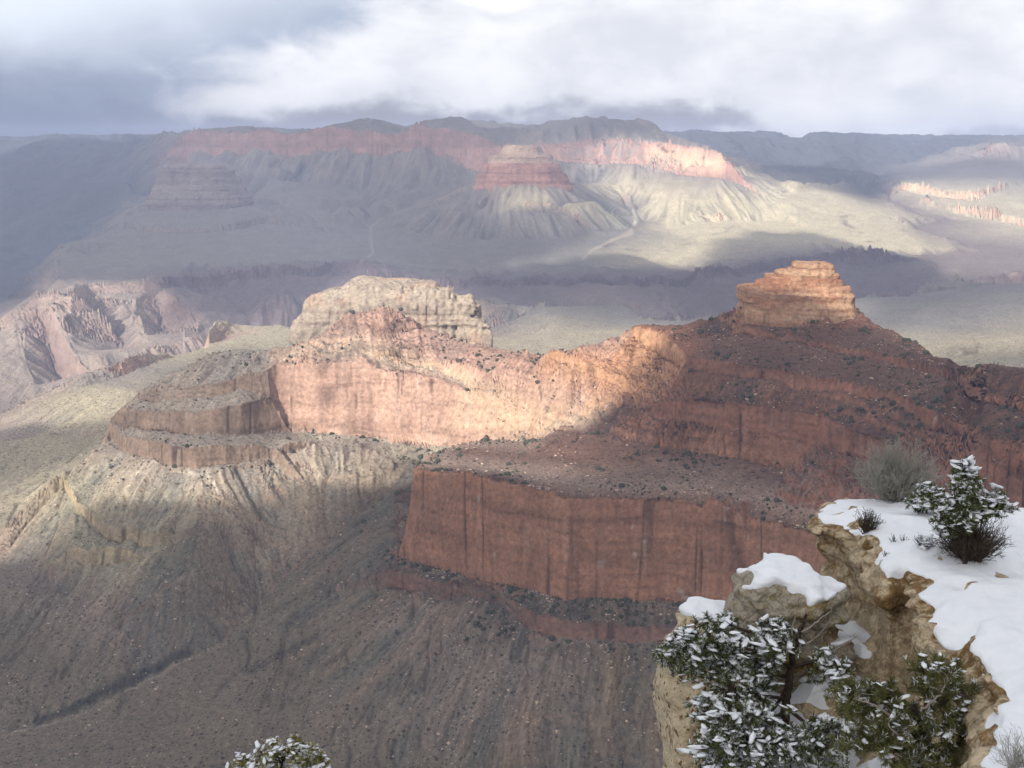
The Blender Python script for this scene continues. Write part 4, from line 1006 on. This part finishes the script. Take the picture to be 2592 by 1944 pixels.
# pale limestone block behind the red ridge
def lime():
    b = lambda u, vT, Y, rx, ry, rz: (pt(u, vT, Y)[0], Y+ry*.6, pt(u, vT, Y)[2]-rz, rx, ry, rz)
    E = [b(770, 800, 2890, 44, 60, 120), b(800, 752, 2900, 46, 70, 110), b(850, 736, 2905, 62, 80, 110), b(925, 707, 2915, 72, 90, 120), b(1000, 712, 2920, 80, 90, 110), b(1065, 716, 2915, 60, 80, 100),
         b(1110, 733, 2900, 30, 60, 90), b(1142, 745, 2885, 11, 34, 80), b(1162, 757, 2878, 12, 36, 80), b(1186, 754, 2868, 16, 38, 80), b(1206, 782, 2856, 13, 34, 70), b(1222, 806, 2848, 12, 30, 60), b(1234, 828, 2842, 10, 26, 50)]
    h = 2.6; lo = np.array([E[0][0]-75, 2840, -560.0]); hi = np.array([E[-1][0]+35, 3110, -255.0])
    n = ((hi-lo)/h).astype(int)+1
    g = [lo[i]+h*np.arange(n[i]) for i in range(3)]; gx, gy, gz = np.meshgrid(*g, indexing='ij')
    gx, gy, gz = [a.astype(np.float32) for a in (gx, gy, gz)]
    D = np.full(gx.shape, 1e3, np.float32)
    for (x, y, z, rx, ry, rz) in E:
        qd = (np.abs((gx-x)/rx)**2.6+np.abs((gy-y)/ry)**2.6+np.abs((gz-z)/rz)**4)**(1/2.8)
        d = ((qd-1)*min(rx, ry)).astype(np.float32)
        k = 7.0; hh = np.clip(.5+.5*(D-d)/k, 0, 1); D = D*(1-hh)+d*hh-k*hh*(1-hh)
    m = np.abs(D) < 30; x, y, z = gx[m], gy[m], gz[m]
    D[m] += 6*fbm(x/38, y/38, z/50, 3, 401)+3.2*np.clip(.2-np.abs(fbm(x/24, y/24, z/160, 2, 403)), 0, 1)*4+2.2*fbm(0*x, 0*x, (z+6*noise3(x/60, y/60, 0*x, 405))/9, 2, 407)+1.6*fbm(x/9, y/9, z/9, 3, 409)
    D[0] = D[-1] = 5; D[:, 0] = 5; D[:, -1] = 5; D[..., 0] = 5; D[..., -1] = 5
    P, Q = surface_nets(D, lo, h); o = mesh_obj('limestone_block', P, Q, M_ground, smooth=True)
    w = np.clip(.5+.9*fbm(P[:, 0]/30, P[:, 1]/30, P[:, 2]/9, 3, 411)+.3*fbm(0*P[:, 0], 0*P[:, 0], P[:, 2]/8, 2, 407), 0, 1)[:, None]
    pinkp = sstep(.1, .5, fbm(P[:, 0]/45, P[:, 1]/45, P[:, 2]/45, 2, 413))[:, None]
    c = srgb(146,132,117)*(1-w)+srgb(166,151,133)*w
    add_color(o, 'rock_colour', c*(1-.5*pinkp)+.5*pinkp*srgb(166,136,114)); tag(o, kind='structure')
lime()
# the main ledge
EDGE = [(2085,1260),(2069,1285),(2046,1313),(2050,1340),(2075,1352),(2100,1352),(2131,1372),(2160,1396),(2185,1405),(2200,1440),(2228,1470),(2262,1480),(2290,1470),(2312,1475),(2318,1530),(2350,1560),(2380,1600),(2428,1650),(2455,1700),(2475,1760),(2496,1830),(2520,1900),(2540,1980)]
ZL = -9.15
lp = [px3(u, v, ZL) for u, v in EDGE]
back = [px3(2085, 1260, ZL), px3(2200, 1252, ZL), px3(2330, 1262, ZL), px3(2480, 1276, ZL), px3(2700, 1300, ZL)]
ledge_poly = lp+[(16.5, 14.0), (17.0, back[-1][1])]+back[::-1][:-1]
def bottom_fn(gx, gy): return -9.15-.25*sstep(9.5, 13, gx)+.10*np.sin(gx*.9+gy*.5)+.16*noise3(gx/1.5, gy/1.2, 0*gx, 441)
def sdf_ledge(gx, gy, gz):
    p2 = poly_field(gx[:, :, 0].astype(float), gy[:, :, 0].astype(float), ledge_poly)[:, :, None]
    depth = np.clip(bottom_fn(gx, gy)-gz, 0, 4)
    under = .06+.40*sstep(.35, 1.3, depth)*sstep(9.6, 8.0, gx)-.55*sstep(1.4, 2.9, depth)-(.42*depth-.16*np.sin(depth*7.5+2*np.sin(gx*1.7)+gy*1.3))*sstep(23.6, 21.6, gy)
    wall = p2+under-.5*sstep(.35, 0, depth)*.3
    top = gz-bottom_fn(gx, gy)-.28*sstep(-.05, -1.3, p2)
    a = np.maximum(wall, top)+.12*np.exp(-((wall-top)/.25)**2)
    # shelf below the ledge that carries the pines
    shelf = [px3(1800, 1800, -12.1), px3(1760, 1960, -12.1), px3(1700, 2150, -12.1), (16, 12.5), (16.5, 27.5), px3(2250, 1560, -12.1), px3(2080, 1550, -12.1), px3(1930, 1610, -12.1)]
    s2 = poly_field(gx[:, :, 0].astype(float), gy[:, :, 0].astype(float), shelf)[:, :, None]
    ztop = -12.05+.95*sstep(22.6, 26.0, gy)*sstep(10.5, 8.5, gx)+.22*np.sin(gx*1.1+.5)*np.sin(gy*.8)+.5*fbm(gx/1.6, gy/1.6, 0*gx, 2, 431)*.6
    b = np.maximum(s2+.15*np.clip(ztop-gz, 0, 3)*0, gz-ztop)
    k = .25; hh = np.clip(.5+.5*(b-a)/k, 0, 1)
    return (b*(1-hh)+a*hh)-k*hh*(1-hh)
from mathutils.bvhtree import BVHTree
def ledge_lichen(P):
    d = ZL-P[:, 2]; return np.clip(1.15-.5*np.clip(d-.35, 0, 3), .05, 1)
LEDGE = rock_with_snow('cliff_ledge', sdf_ledge, (3.0, 15.0, -14.6), (16.2, 32.6, -8.4), .07, M_ledge, .27, .08,
               'big ochre overhanging rock ledge with a smooth snow field on top', 'rock ledge', 301, lich=ledge_lichen, snow_noise=.13)
def ell(gx, gy, gz, c, r, rot=0.0, tiltx=0.0):
    x, y, z = gx-c[0], gy-c[1], gz-c[2]; c_, s_ = math.cos(rot), math.sin(rot)
    x, y = x*c_+y*s_, -x*s_+y*c_
    ct, st_ = math.cos(tiltx), math.sin(tiltx); x, z = x*ct+z*st_, -x*st_+z*ct
    q = (np.abs(x/r[0])**5+np.abs(y/r[1])**5+np.abs(z/r[2])**5)**(1/5.0)
    q = np.maximum(q, (np.abs(x/r[0])+np.abs(y/r[1])*.8+np.abs(z/r[2])*.7)/1.65)
    return (q-1)*min(r)
# stacked slabs left of the ledge
SC = pt(1998, 1532, 25.0)
def sdf_stack(gx, gy, gz):
    e = [ell(gx, gy, gz, (SC[0]-.12, SC[1]+.35, SC[2]-.98), (1.10, 1.15, 1.60), .3, .06),
         ell(gx, gy, gz, (SC[0]-.02, SC[1]+.35, SC[2]+.40), (.66, .8, .36), .2, -.22),
         ell(gx, gy, gz, (SC[0]-.72, SC[1]+.15, SC[2]+.30), (.32, .6, .44), .2, -.40),
         ell(gx, gy, gz, (SC[0]+.50, SC[1]+.05, SC[2]+.02), (.66, .85, .40), .1, -.16),
         ell(gx, gy, gz, (SC[0]+.25, SC[1]+.1, SC[2]-.85), (.95, .9, .50), .1, -.14)]
    return np.minimum.reduce(e)
rock_with_snow('stacked_rock', sdf_stack, (SC[0]-1.8, SC[1]-1.7, SC[2]-3.2), (SC[0]+1.8, SC[1]+1.8, SC[2]+1.2), .042, M_grey, .16, .08,
               'stack of grey lichen-stained slabs capped with snow, left of the overhanging ledge', 'rock', 331, snow_noise=.10)
# spotted boulder at the lower left
BC = pt(1770, 1790, 25.2)
def sdf_boul(gx, gy, gz):
    return np.minimum(ell(gx, gy, gz, (BC[0]+.10, BC[1]+.5, BC[2]-.5), (.86, 1.1, 1.9), .2, .10), ell(gx, gy, gz, (BC[0]+.55, BC[1]+1.1, BC[2]+.55), (1.0, 1.0, 1.25), .1, .05))
rock_with_snow('boulder', sdf_boul, (BC[0]-1.5, BC[1]-1.2, BC[2]-2.8), (BC[0]+2.2, BC[1]+2.8, BC[2]+2.4), .05, M_pale, .14, .10,
               'pale boulder with brown spots and a snow cap behind the snowy pine', 'boulder', 361, snow_noise=.08)

# ------------------------------------------------------------------ pines, bushes and twigs on the rim
class Geo:
    def __init__(s): s.v = []; s.f = []; s.n = 0
    def add(s, v, f):
        s.v.append(np.asarray(v, float)); s.f.append(np.asarray(f, int)+s.n); s.n += len(v)
    def tube(s, pts, r0, r1, k=5):
        pts = np.asarray(pts, float); n = len(pts)
        if n < 2: return
        t = np.gradient(pts, axis=0); t /= np.linalg.norm(t, axis=1, keepdims=True)+1e-9
        ref = np.where(np.abs(t[:, 2:3]) > .9, [[1.0, 0, 0]], [[0, 0, 1.0]])
        a = np.cross(t, ref); a /= np.linalg.norm(a, axis=1, keepdims=True)+1e-9; b = np.cross(t, a)
        ang = np.arange(k)*2*math.pi/k; r = np.linspace(r0, r1, n)[:, None, None]
        v = pts[:, None]+r*(a[:, None]*np.cos(ang)[None, :, None]+b[:, None]*np.sin(ang)[None, :, None])
        i, j = np.meshgrid(np.arange(n-1), np.arange(k), indexing='ij')
        s.add(v.reshape(-1, 3), np.stack([i*k+j, i*k+(j+1) % k, (i+1)*k+(j+1) % k, (i+1)*k+j], -1).reshape(-1, 4))
    def obj(s, name, mat, parent=None, smooth=True):
        return mesh_obj(name, np.concatenate(s.v), np.concatenate(s.f), mat, parent, smooth)
def bend(a, b, sag, rr, n=5, wob=.06):
    a, b = np.array(a, float), np.array(b, float); t = np.linspace(0, 1, n)[:, None]
    p = a+(b-a)*t; L_ = np.linalg.norm(b-a); p[:, 2] += sag*L_*4*(t*(1-t))[:, 0]
    w = rr.normal(0, wob*L_, (n, 3)); w[0] = 0; w[-1] = 0; return p+w
def tuft(g, p, d, rr, n=16, L_=.09, w=.007, spread=.8):
    """needles around a twig end"""
    dirs = rr.normal(0, 1, (n, 3)); dirs = dirs/np.linalg.norm(dirs, axis=1, keepdims=True)*spread+np.asarray(d)[None]*.9
    dirs /= np.linalg.norm(dirs, axis=1, keepdims=True); ln = L_*rr.uniform(.6, 1.15, n)[:, None]
    side = np.cross(dirs, rr.normal(0, 1, (n, 3))); side /= np.linalg.norm(side, axis=1, keepdims=True)+1e-9
    base = np.asarray(p)[None]-np.asarray(d)[None]*rr.uniform(0, L_*.9, n)[:, None]
    w0, w1 = side*w, side*w*.45
    v = np.stack([base-w0, base+w0, base+dirs*ln+w1, base+dirs*ln-w1], 1).reshape(-1, 3)
    g.add(v, np.arange(4*n).reshape(n, 4))
_bl = {}
for _k in range(5):
    _v, _f = lump(61+_k, .62, 2, .45); _bl[_k] = (_v, np.c_[_f, _f[:, 2]][:, [0, 1, 2, 2]])
def icoquads(k): return _bl[k % 5]
def blob(g, p, s, rr):
    v, f = lump_tri[rr.integers(0, 5)]
    a = rr.uniform(0, 6.28); c_, s_ = math.cos(a), math.sin(a)
    q = v*[s*rr.uniform(.9, 1.9), s*rr.uniform(.6, 1.0), s*rr.uniform(.45, .7)]; tl = rr.uniform(-.5, .5); q[:, 2] += q[:, 0]*tl
    g.v.append(np.c_[q[:, 0]*c_-q[:, 1]*s_, q[:, 0]*s_+q[:, 1]*c_, q[:, 2]]+p); g.f.append(f+g.n); g.n += len(v)
lump_tri = []
for _k in range(5):
    lump_tri.append(lump(61+_k, .6, 2, 1.1))
M_bark = simple_mat('dark_bark', srgb(62,52,46), var=.4, scale=14)
M_dead = simple_mat('dead_wood', srgb(128,120,112), var=.25, scale=14)
M_needle = simple_mat('pine_needles', srgb(84,90,56), var=.45, scale=2.2)
M_needle2 = simple_mat('olive_needles', srgb(96,96,60), var=.40, scale=2.2)
M_frost = simple_mat('frosted_twigs', srgb(152,150,143), var=.25, scale=5)
M_dark = simple_mat('dark_twigs', srgb(76,66,56), var=.4, scale=6)
M_yel = simple_mat('yellow_needles', srgb(138,132,72), var=.4, scale=3)
def empty(name, loc, label, cat):
    o = bpy.data.objects.new(name, None); COL.objects.link(o); o.location = loc; o.empty_display_size = .3; tag(o, label, cat); return o
def P3(u, v, Yd): return np.array(pt(u, v, Yd))
def reparent(o, root): o.parent = root; o.matrix_parent_inverse = Matrix.Translation(-root.location)
def pine(name, label, trunk, limbs, lobes, nsub, seed, mat, snow_frac, tuft_n, tuft_L, tuft_w, dead=(), tr=(.085, .03), snow_s=.07, per=7, snow_low=0.0, cat='pine tree', needle_up=.35):
    """trunk/limbs: world polylines; lobes: (centre, radii, weight) filled with foliage"""
    rr = np.random.default_rng(seed); gt, gf, gs, gw = Geo(), Geo(), Geo(), Geo(); skel = []
    def poly(pts, n=8):
        pts = np.asarray(pts, float); t = np.linspace(0, len(pts)-1, n*(len(pts)-1)+1); i = np.minimum(t.astype(int), len(pts)-2); f = (t-i)[:, None]
        p0, p1, p2, p3 = pts[np.maximum(i-1, 0)], pts[i], pts[i+1], pts[np.minimum(i+2, len(pts)-1)]
        return .5*((2*p1)+(-p0+p2)*f+(2*p0-5*p1+4*p2-p3)*f**2+(-p0+3*p1-3*p2+p3)*f**3)
    tp = poly(trunk); tp[1:-1] += rr.normal(0, .012, tp[1:-1].shape); gt.tube(tp, tr[0], tr[1], 9); skel.append(tp)
    for l in limbs:
        q = poly(l, 5); gt.tube(q, tr[0]*.45, .012, 6); skel.append(q)
    SK = np.concatenate(skel); W_ = np.array([l[2] for l in lobes], float); W_ /= W_.sum()
    for k in range(nsub):
        c, r, _ = lobes[rr.choice(len(lobes), p=W_)]
        d = rr.normal(0, 1, 3); d /= np.linalg.norm(d); e = np.array(c)+d*np.array(r)*rr.uniform(.35, 1.0)**.6
        if fbm(np.array([e[0]*2.1]), np.array([e[1]*2.1]), np.array([e[2]*2.6]), 2, seed)[0] < -.22: continue
        dist_ = np.linalg.norm(SK-e, axis=1)+.35*np.maximum(0, SK[:, 2]-e[2]); a = SK[np.argmin(dist_)]
        br = bend(a, e, .06, rr, 6, .05); gt.tube(br, .012, .004, 4)
        dr = br[-1]-br[-3]; dr /= np.linalg.norm(dr)+1e-9
        for j in range(per):
            s = rr.uniform(.35, 1.0) if j else 1.0
            i = s*(len(br)-1); ii_ = min(int(i), len(br)-2); p = br[ii_]+(br[ii_+1]-br[ii_])*(i-ii_)
            d2 = dr+rr.normal(0, .7, 3); d2[2] += needle_up; d2 /= np.linalg.norm(d2)
            tip = p+d2*rr.uniform(.03, .15); gt.tube(np.array([p, tip]), .004, .003, 3)
            tuft(gf, tip, d2, rr, tuft_n, tuft_L, tuft_w)
            if rr.uniform() < snow_frac*1.5: tuft(gw, tip+np.array([0, 0, .012]), d2*.6+np.array([0, 0, .5]), rr, max(6, tuft_n//2), tuft_L*.75, tuft_w*1.25)
            lim = snow_frac*(.6+.8*(fbm(np.array([tip[0]*1.7]), np.array([tip[1]*1.7]), np.array([tip[2]*1.7+seed]), 2, seed+5)[0]+.4))+snow_low*max(0, (trunk[0][2]+.7-tip[2]))
            if rr.uniform() < lim*.32: blob(gs, tip+np.array([0, 0, .03]), snow_s*min(1.5, math.exp(rr.normal(-.45, .45))), rr)
        lim2 = snow_frac*(.5+1.4*(fbm(np.array([e[0]*1.3]), np.array([e[1]*1.3]), np.array([e[2]*1.3+seed]), 2, seed+6)[0]+.35))
        if rr.uniform() < lim2*1.5:
            for j in range(rr.integers(1, 4)): blob(gs, br[rr.integers(3, 6)]+rr.normal(0, .05, 3)+[0, 0, .07], snow_s*rr.uniform(.6, 1.35), rr)
    root = empty(name, tuple(trunk[0]), label, cat)
    for g, nm, mt in ((gt, 'trunk', M_bark), (gf, 'foliage', mat)):
        reparent(g.obj(nm, mt), root)
    parts = sorted(zip(gs.v, gs.f), key=lambda q: -np.ptp(q[0], axis=0).prod())
    for v_, f_ in parts[:100]: reparent(mesh_obj('snow_clump', v_, f_-f_.min(), M_snow), root)
    if gw.v: o = gw.obj('snow_dusting', M_snow); reparent(o, root); o['kind'] = 'stuff'
    if len(parts) > 100:
        off_ = 0; vv_, ff_ = [], []
        for v_, f_ in parts[100:]: vv_.append(v_); ff_.append(f_-f_.min()+off_); off_ += len(v_)
        o = mesh_obj('snow', np.concatenate(vv_), np.concatenate(ff_), M_snow); reparent(o, root); o['kind'] = 'stuff'
    if dead:
        gd = Geo()
        for l in dead:
            q = poly(l, 5); q[1:-1] += rr.normal(0, .008, q[1:-1].shape); gd.tube(q, .028, .006, 5)
            for _ in range(3):
                i = rr.integers(len(q)//2, len(q)-1); b = q[i]+rr.normal(0, .13, 3)+[0, 0, .08]; gd.tube(bend(q[i], b, .05, rr, 4), .008, .003, 3)
        reparent(gd.obj('dead_branch', M_dead), root)
    return root
def tree_of(objs):
    v, f = [], []
    for o in objs:
        k = len(v); v += [tuple(p.co) for p in o.data.vertices]; f += [tuple(i+k for i in q.vertices) for q in o.data.polygons]
    return BVHTree.FromPolygons(v, f)
LB_ = tree_of([LEDGE]+list(LEDGE.children))
def ground(u, v, default):               # where the ledge or its snow is seen at this photo pixel
    h = LB_.ray_cast(Vector((0, 0, 0)), Vector(pt(u, v, 1.0)).normalized(), 60)[0]
    return np.array(h) if h is not None else P3(u, v, default/float(slope(v)))
yb = ground(1985, 1835, -12.0)[1]; TB = P3(1985, 1835, yb)
T = lambda u, v, dy=0.0: P3(u, v, yb+dy)
pine('pine_tree', 'big snow-laden pine with bare dead branches on its right, in front of the spotted boulder',
     [TB+[0, 0, -.25], T(1992,1760), T(2002,1690), T(2010,1640,.05), T(2030,1590,.1), T(2042,1555,.1)],
     [[T(2003,1690), T(1950,1660,-.3), T(1880,1640,-.4), T(1800,1630,-.3)], [T(2000,1715), T(1930,1700,.4), T(1850,1690,.5)], [T(1992,1770), T(1930,1760,-.5), T(1860,1750,-.7)],
      [T(2012,1650), T(1960,1600,.2), T(1930,1560,.2)], [T(2005,1690), T(2070,1672,-.1), T(2130,1680,-.1), T(2150,1700)], [T(2015,1640), T(1900,1600,.1), T(1800,1575,.1), T(1750,1600)],
      [T(1988,1800), T(1930,1840,-.5), T(1880,1880,-.7)], [T(1990,1790), T(2060,1850,-.5), T(2100,1900,-.6)], [T(1990,1745), T(1950,1800,-.2), T(1935,1740,-.2)]],
     [(T(1830,1620,.1), (.95, .9, .45), 1.5), (T(1740,1660,0), (.55, .7, .45), .9), (T(1880,1700,.0), (.9, .9, .5), 1.4), (T(1960,1630,.1), (.6, .7, .5), .9), (T(1850,1800,-.8), (.85, .8, .5), 1.5),
      (T(2100,1700,-.1), (.42, .6, .45), .45), (T(1930,1885,-1.8), (1.0, .8, .42), 1.9), (T(2090,1885,-1.8), (.8, .8, .42), 1.3), (T(1820,1900,-2.1), (.5, .6, .4), .9), (T(1690,1655,0), (.28, .3, .25), .3)],
     900, 21, M_needle, .36, 19, .10, .0070, dead=[[T(2030,1600), T(2060,1580), T(2085,1560,-.05), T(2105,1545), T(2098,1525), T(2122,1498)], [T(2025,1640), T(2070,1610), T(2105,1565)], [T(2110,1680), T(2112,1650), T(2140,1630), T(2172,1608)], [T(2012,1640), T(2005,1590,.1), T(2018,1545,.1), T(2022,1510,.1)]],
     tr=(.105, .035), snow_s=.068, per=7, snow_low=.5)
yb2 = -11.2/float(slope(1990)); T2 = lambda u, v, dy=0.0: P3(u, v, yb2+dy)
pine('pine_tree', 'olive-green pine with little snow and twisted grey twigs, right of the snow-laden pine',
     [T2(2330,1995)+[0, 0, -.3], T2(2322,1930), T2(2318,1870), T2(2335,1815), T2(2345,1800)],
     [[T2(2335,1815), T2(2300,1785,-.1), T2(2260,1780,-.2), T2(2235,1795,-.2)], [T2(2340,1805), T2(2380,1780), T2(2420,1755)], [T2(2320,1890), T2(2260,1900,-.3), T2(2200,1890,-.4)], [T2(2320,1900), T2(2400,1880,.2), T2(2460,1870,.3)],
      [T2(2345,1800), T2(2350,1740,.2), T2(2370,1710,.2)], [T2(2300,1785), T2(2220,1740,.2), T2(2160,1740,.2)]],
     [(T2(2370,1720,.2), (.55, .6, .32), 1.1), (T2(2220,1790,.0), (.6, .7, .45), 1.1), (T2(2150,1770,.1), (.35, .5, .35), .5), (T2(2440,1790,.2), (.40, .6, .5), .9), (T2(2300,1850,-.3), (.8, .7, .45), 1.2), (T2(2440,1890,.1), (.5, .6, .4), .8), (T2(2200,1900,-.4), (.6, .6, .4), .8), (T2(2330,1950,-.5), (.9, .6, .4), .8)],
     380, 33, M_needle2, .16, 26, .13, .0062, dead=[[T2(2330,1800,-.4), T2(2370,1770,-.4), T2(2390,1740,-.4), T2(2400,1715,-.4)], [T2(2250,1810,-.5), T2(2200,1780,-.5), T2(2160,1770,-.5)], [T2(2310,1880,-.6), T2(2260,1850,-.7), T2(2250,1830,-.7), T2(2275,1810,-.7)]],
     tr=(.12, .06), snow_s=.05, per=6)
yb3 = ground(2446, 1424, -9.2)[1]; T3 = lambda u, v, dy=0.0: P3(u, v, yb3+dy)
pine('pine_tree', 'small upright snow-dusted pine standing on the snowy ledge',
     [T3(2446,1428)+[0, 0, -.1], T3(2440,1370), T3(2442,1300), T3(2444,1230), T3(2446,1180)],
     [[T3(2441,1340), T3(2490,1310), T3(2530,1290)], [T3(2441,1330), T3(2400,1320), T3(2375,1310)], [T3(2443,1290), T3(2480,1275,.2), T3(2510,1265,.2)], [T3(2443,1270), T3(2410,1260,-.2), T3(2390,1265,-.2)], [T3(2441,1350), T3(2430,1345,-.4), T3(2420,1340,-.6)]],
     [(T3(2446,1190), (.16, .2, .24), .35), (T3(2445,1225), (.30, .34, .26), .6), (T3(2448,1270), (.42, .45, .3), .9), (T3(2450,1310), (.62, .6, .3), 1.1), (T3(2510,1285), (.38, .4, .22), .5), (T3(2405,1325), (.36, .4, .25), .5), (T3(2520,1262), (.22, .25, .14), .2)],
     460, 47, M_needle, .20, 16, .085, .0075, dead=[[T3(2450,1260), T3(2490,1220), T3(2508,1195)]], tr=(.06, .015), snow_s=.07, per=6)
yb4 = ground(2345, 1300, -9.3)[1]; T4 = lambda u, v, dy=0.0: P3(u, v, yb4+dy)
pine('low_shrub', 'low snow-covered evergreen shrub left of the small upright pine', [T4(2345,1302)+[0, 0, -.1], T4(2345,1280), T4(2350,1255)], [[T4(2345,1290), T4(2325,1265)], [T4(2345,1285), T4(2372,1262)]],
     [(T4(2330,1270), (.30, .35, .24), 1), (T4(2362,1262), (.30, .35, .26), 1), (T4(2345,1245), (.22, .3, .16), .6)], 170, 53, M_needle, .28, 14, .075, .007, tr=(.03, .01), snow_s=.08, per=6, cat='shrub')
def bush(name, label, base, half, height, n, seed, mat, r0=.012, fan=1.0, cat='bush', snow=0, parts=3, lean=0):
    rr = np.random.default_rng(seed); g, gs = Geo(), Geo(); base = np.array(base)
    for k in range(n):
        a = rr.uniform(0, 2*math.pi); q = rr.uniform(0, 1)**.6
        e = base+[half*q*math.cos(a)+lean*half, half*.8*q*math.sin(a), height*(1-.45*q*q)*rr.uniform(.55, 1.05)]
        s = base+[rr.normal(0, half*.13), rr.normal(0, half*.1), -.05]
        st = bend(s, e, -.08*fan, rr, 6, .05); g.tube(st, r0, r0*.35, 4)
        for j in range(parts):
            i = rr.integers(2, 6); d = (st[min(i, 5)]-st[max(i-2, 0)]); d = d/(np.linalg.norm(d)+1e-9)
            t = st[i]+(d*.9+rr.normal(0, .55, 3)+[0, 0, .25])*rr.uniform(.10, .22)*height
            b = bend(st[i], t, 0, rr, 4, .08); g.tube(b, r0*.5, r0*.25, 3)
            for _ in range(2):
                t2 = b[2]+rr.normal(0, .07, 3)*height+[0, 0, .05*height]; g.tube(np.array([b[2], t2]), r0*.35, r0*.2, 3)
            if snow and rr.uniform() < snow: blob(gs, t, .05*rr.uniform(.6, 1.3), rr)
    root = empty(name, tuple(base), label, cat); reparent(g.obj('twigs', mat), root)
    for v_, f_ in zip(gs.v, gs.f): reparent(mesh_obj('snow_clump', v_, f_-f_.min(), M_snow), root)
    return root
yb5 = ground(2262, 1264, -9.2)[1]
bush('frosted_bush', 'wide grey frosted leafless bush on the far lip of the snowy ledge', P3(2262, 1264, yb5), 1.10, 1.30, 330, 61, M_frost, .014, parts=5)
bush('dark_bush', 'dark brown brushy bush around the foot of the small upright pine', ground(2455, 1412, -9.25), .74, .80, 340, 67, M_dark, .011, parts=4)
bush('dark_bush', 'small dark leafless bush poking out of the snow near the ledge tip', ground(2194, 1345, -9.2), .36, .50, 90, 71, M_dark, .010, parts=3)
for k, (u, v, s) in enumerate([(2262,1370,.14), (2288,1368,.13), (2240,1408,.12)]):
    b = bush('twig_tuft', 'tiny tuft of brown twigs sticking out of the snow below the small dark bush', ground(u, v, -9.2), s, s*1.1, 12, 81+k, M_dark, .007, cat='twigs', parts=2); b['group'] = 'twig tufts on the snowy ledge'
bush('twig_tuft', 'snow-dusted clump of twigs on the ledge, left of the dark brown bush', ground(2340, 1385, -9.2), .32, .26, 40, 91, M_dark, .009, cat='twigs', snow=.35, parts=2)
bush('twig_bush', 'bare grey twiggy bush in the bottom right corner', ground(2575, 1940, -9.5), .45, .55, 60, 95, M_frost, .006, parts=3)
# treetop below the frame's lower edge, rooted on a rock shelf under the viewpoint
y6 = 25.0; T6 = lambda u, v, dy=0.0: P3(u, v, y6+dy)
pine('pine_tree', 'yellow-green snow-flecked treetop rising at the bottom edge left of centre',
     [T6(705,2250), T6(705,2150), T6(700,2050), T6(705,1960), T6(730,1900)],
     [[T6(702,2000), T6(650,1950), T6(620,1915)], [T6(702,1990), T6(760,1930), T6(775,1890)], [T6(703,2050), T6(800,1980), T6(820,1950)], [T6(700,2080), T6(600,2000), T6(580,1960)]],
     [(T6(675,1905), (.28, .4, .22), .8), (T6(765,1895), (.32, .4, .3), 1), (T6(700,1950), (.85, .7, .35), 1.6), (T6(610,1945), (.3, .4, .25), .6), (T6(800,1945), (.3, .4, .3), .6), (T6(700,2040), (1.0, .8, .5), 1.2)],
     400, 99, M_yel, .40, 16, .09, .007, tr=(.12, .03), snow_s=.05, per=6)
base6 = T6(705,2250)
def sdf_shelf(gx, gy, gz): return ell(gx, gy, gz, (base6[0], base6[1]+.5, base6[2]-1.5), (3.2, 2.6, 1.9), .2, 0)
rock_with_snow('rock_shelf', sdf_shelf, (base6[0]-4.2, base6[1]-3.2, base6[2]-4), (base6[0]+4.2, base6[1]+4.2, base6[2]+1.2), .12, M_grey, .2, 0, None, None, 501)
bpy.data.objects['rock_shelf']['kind'] = 'structure'
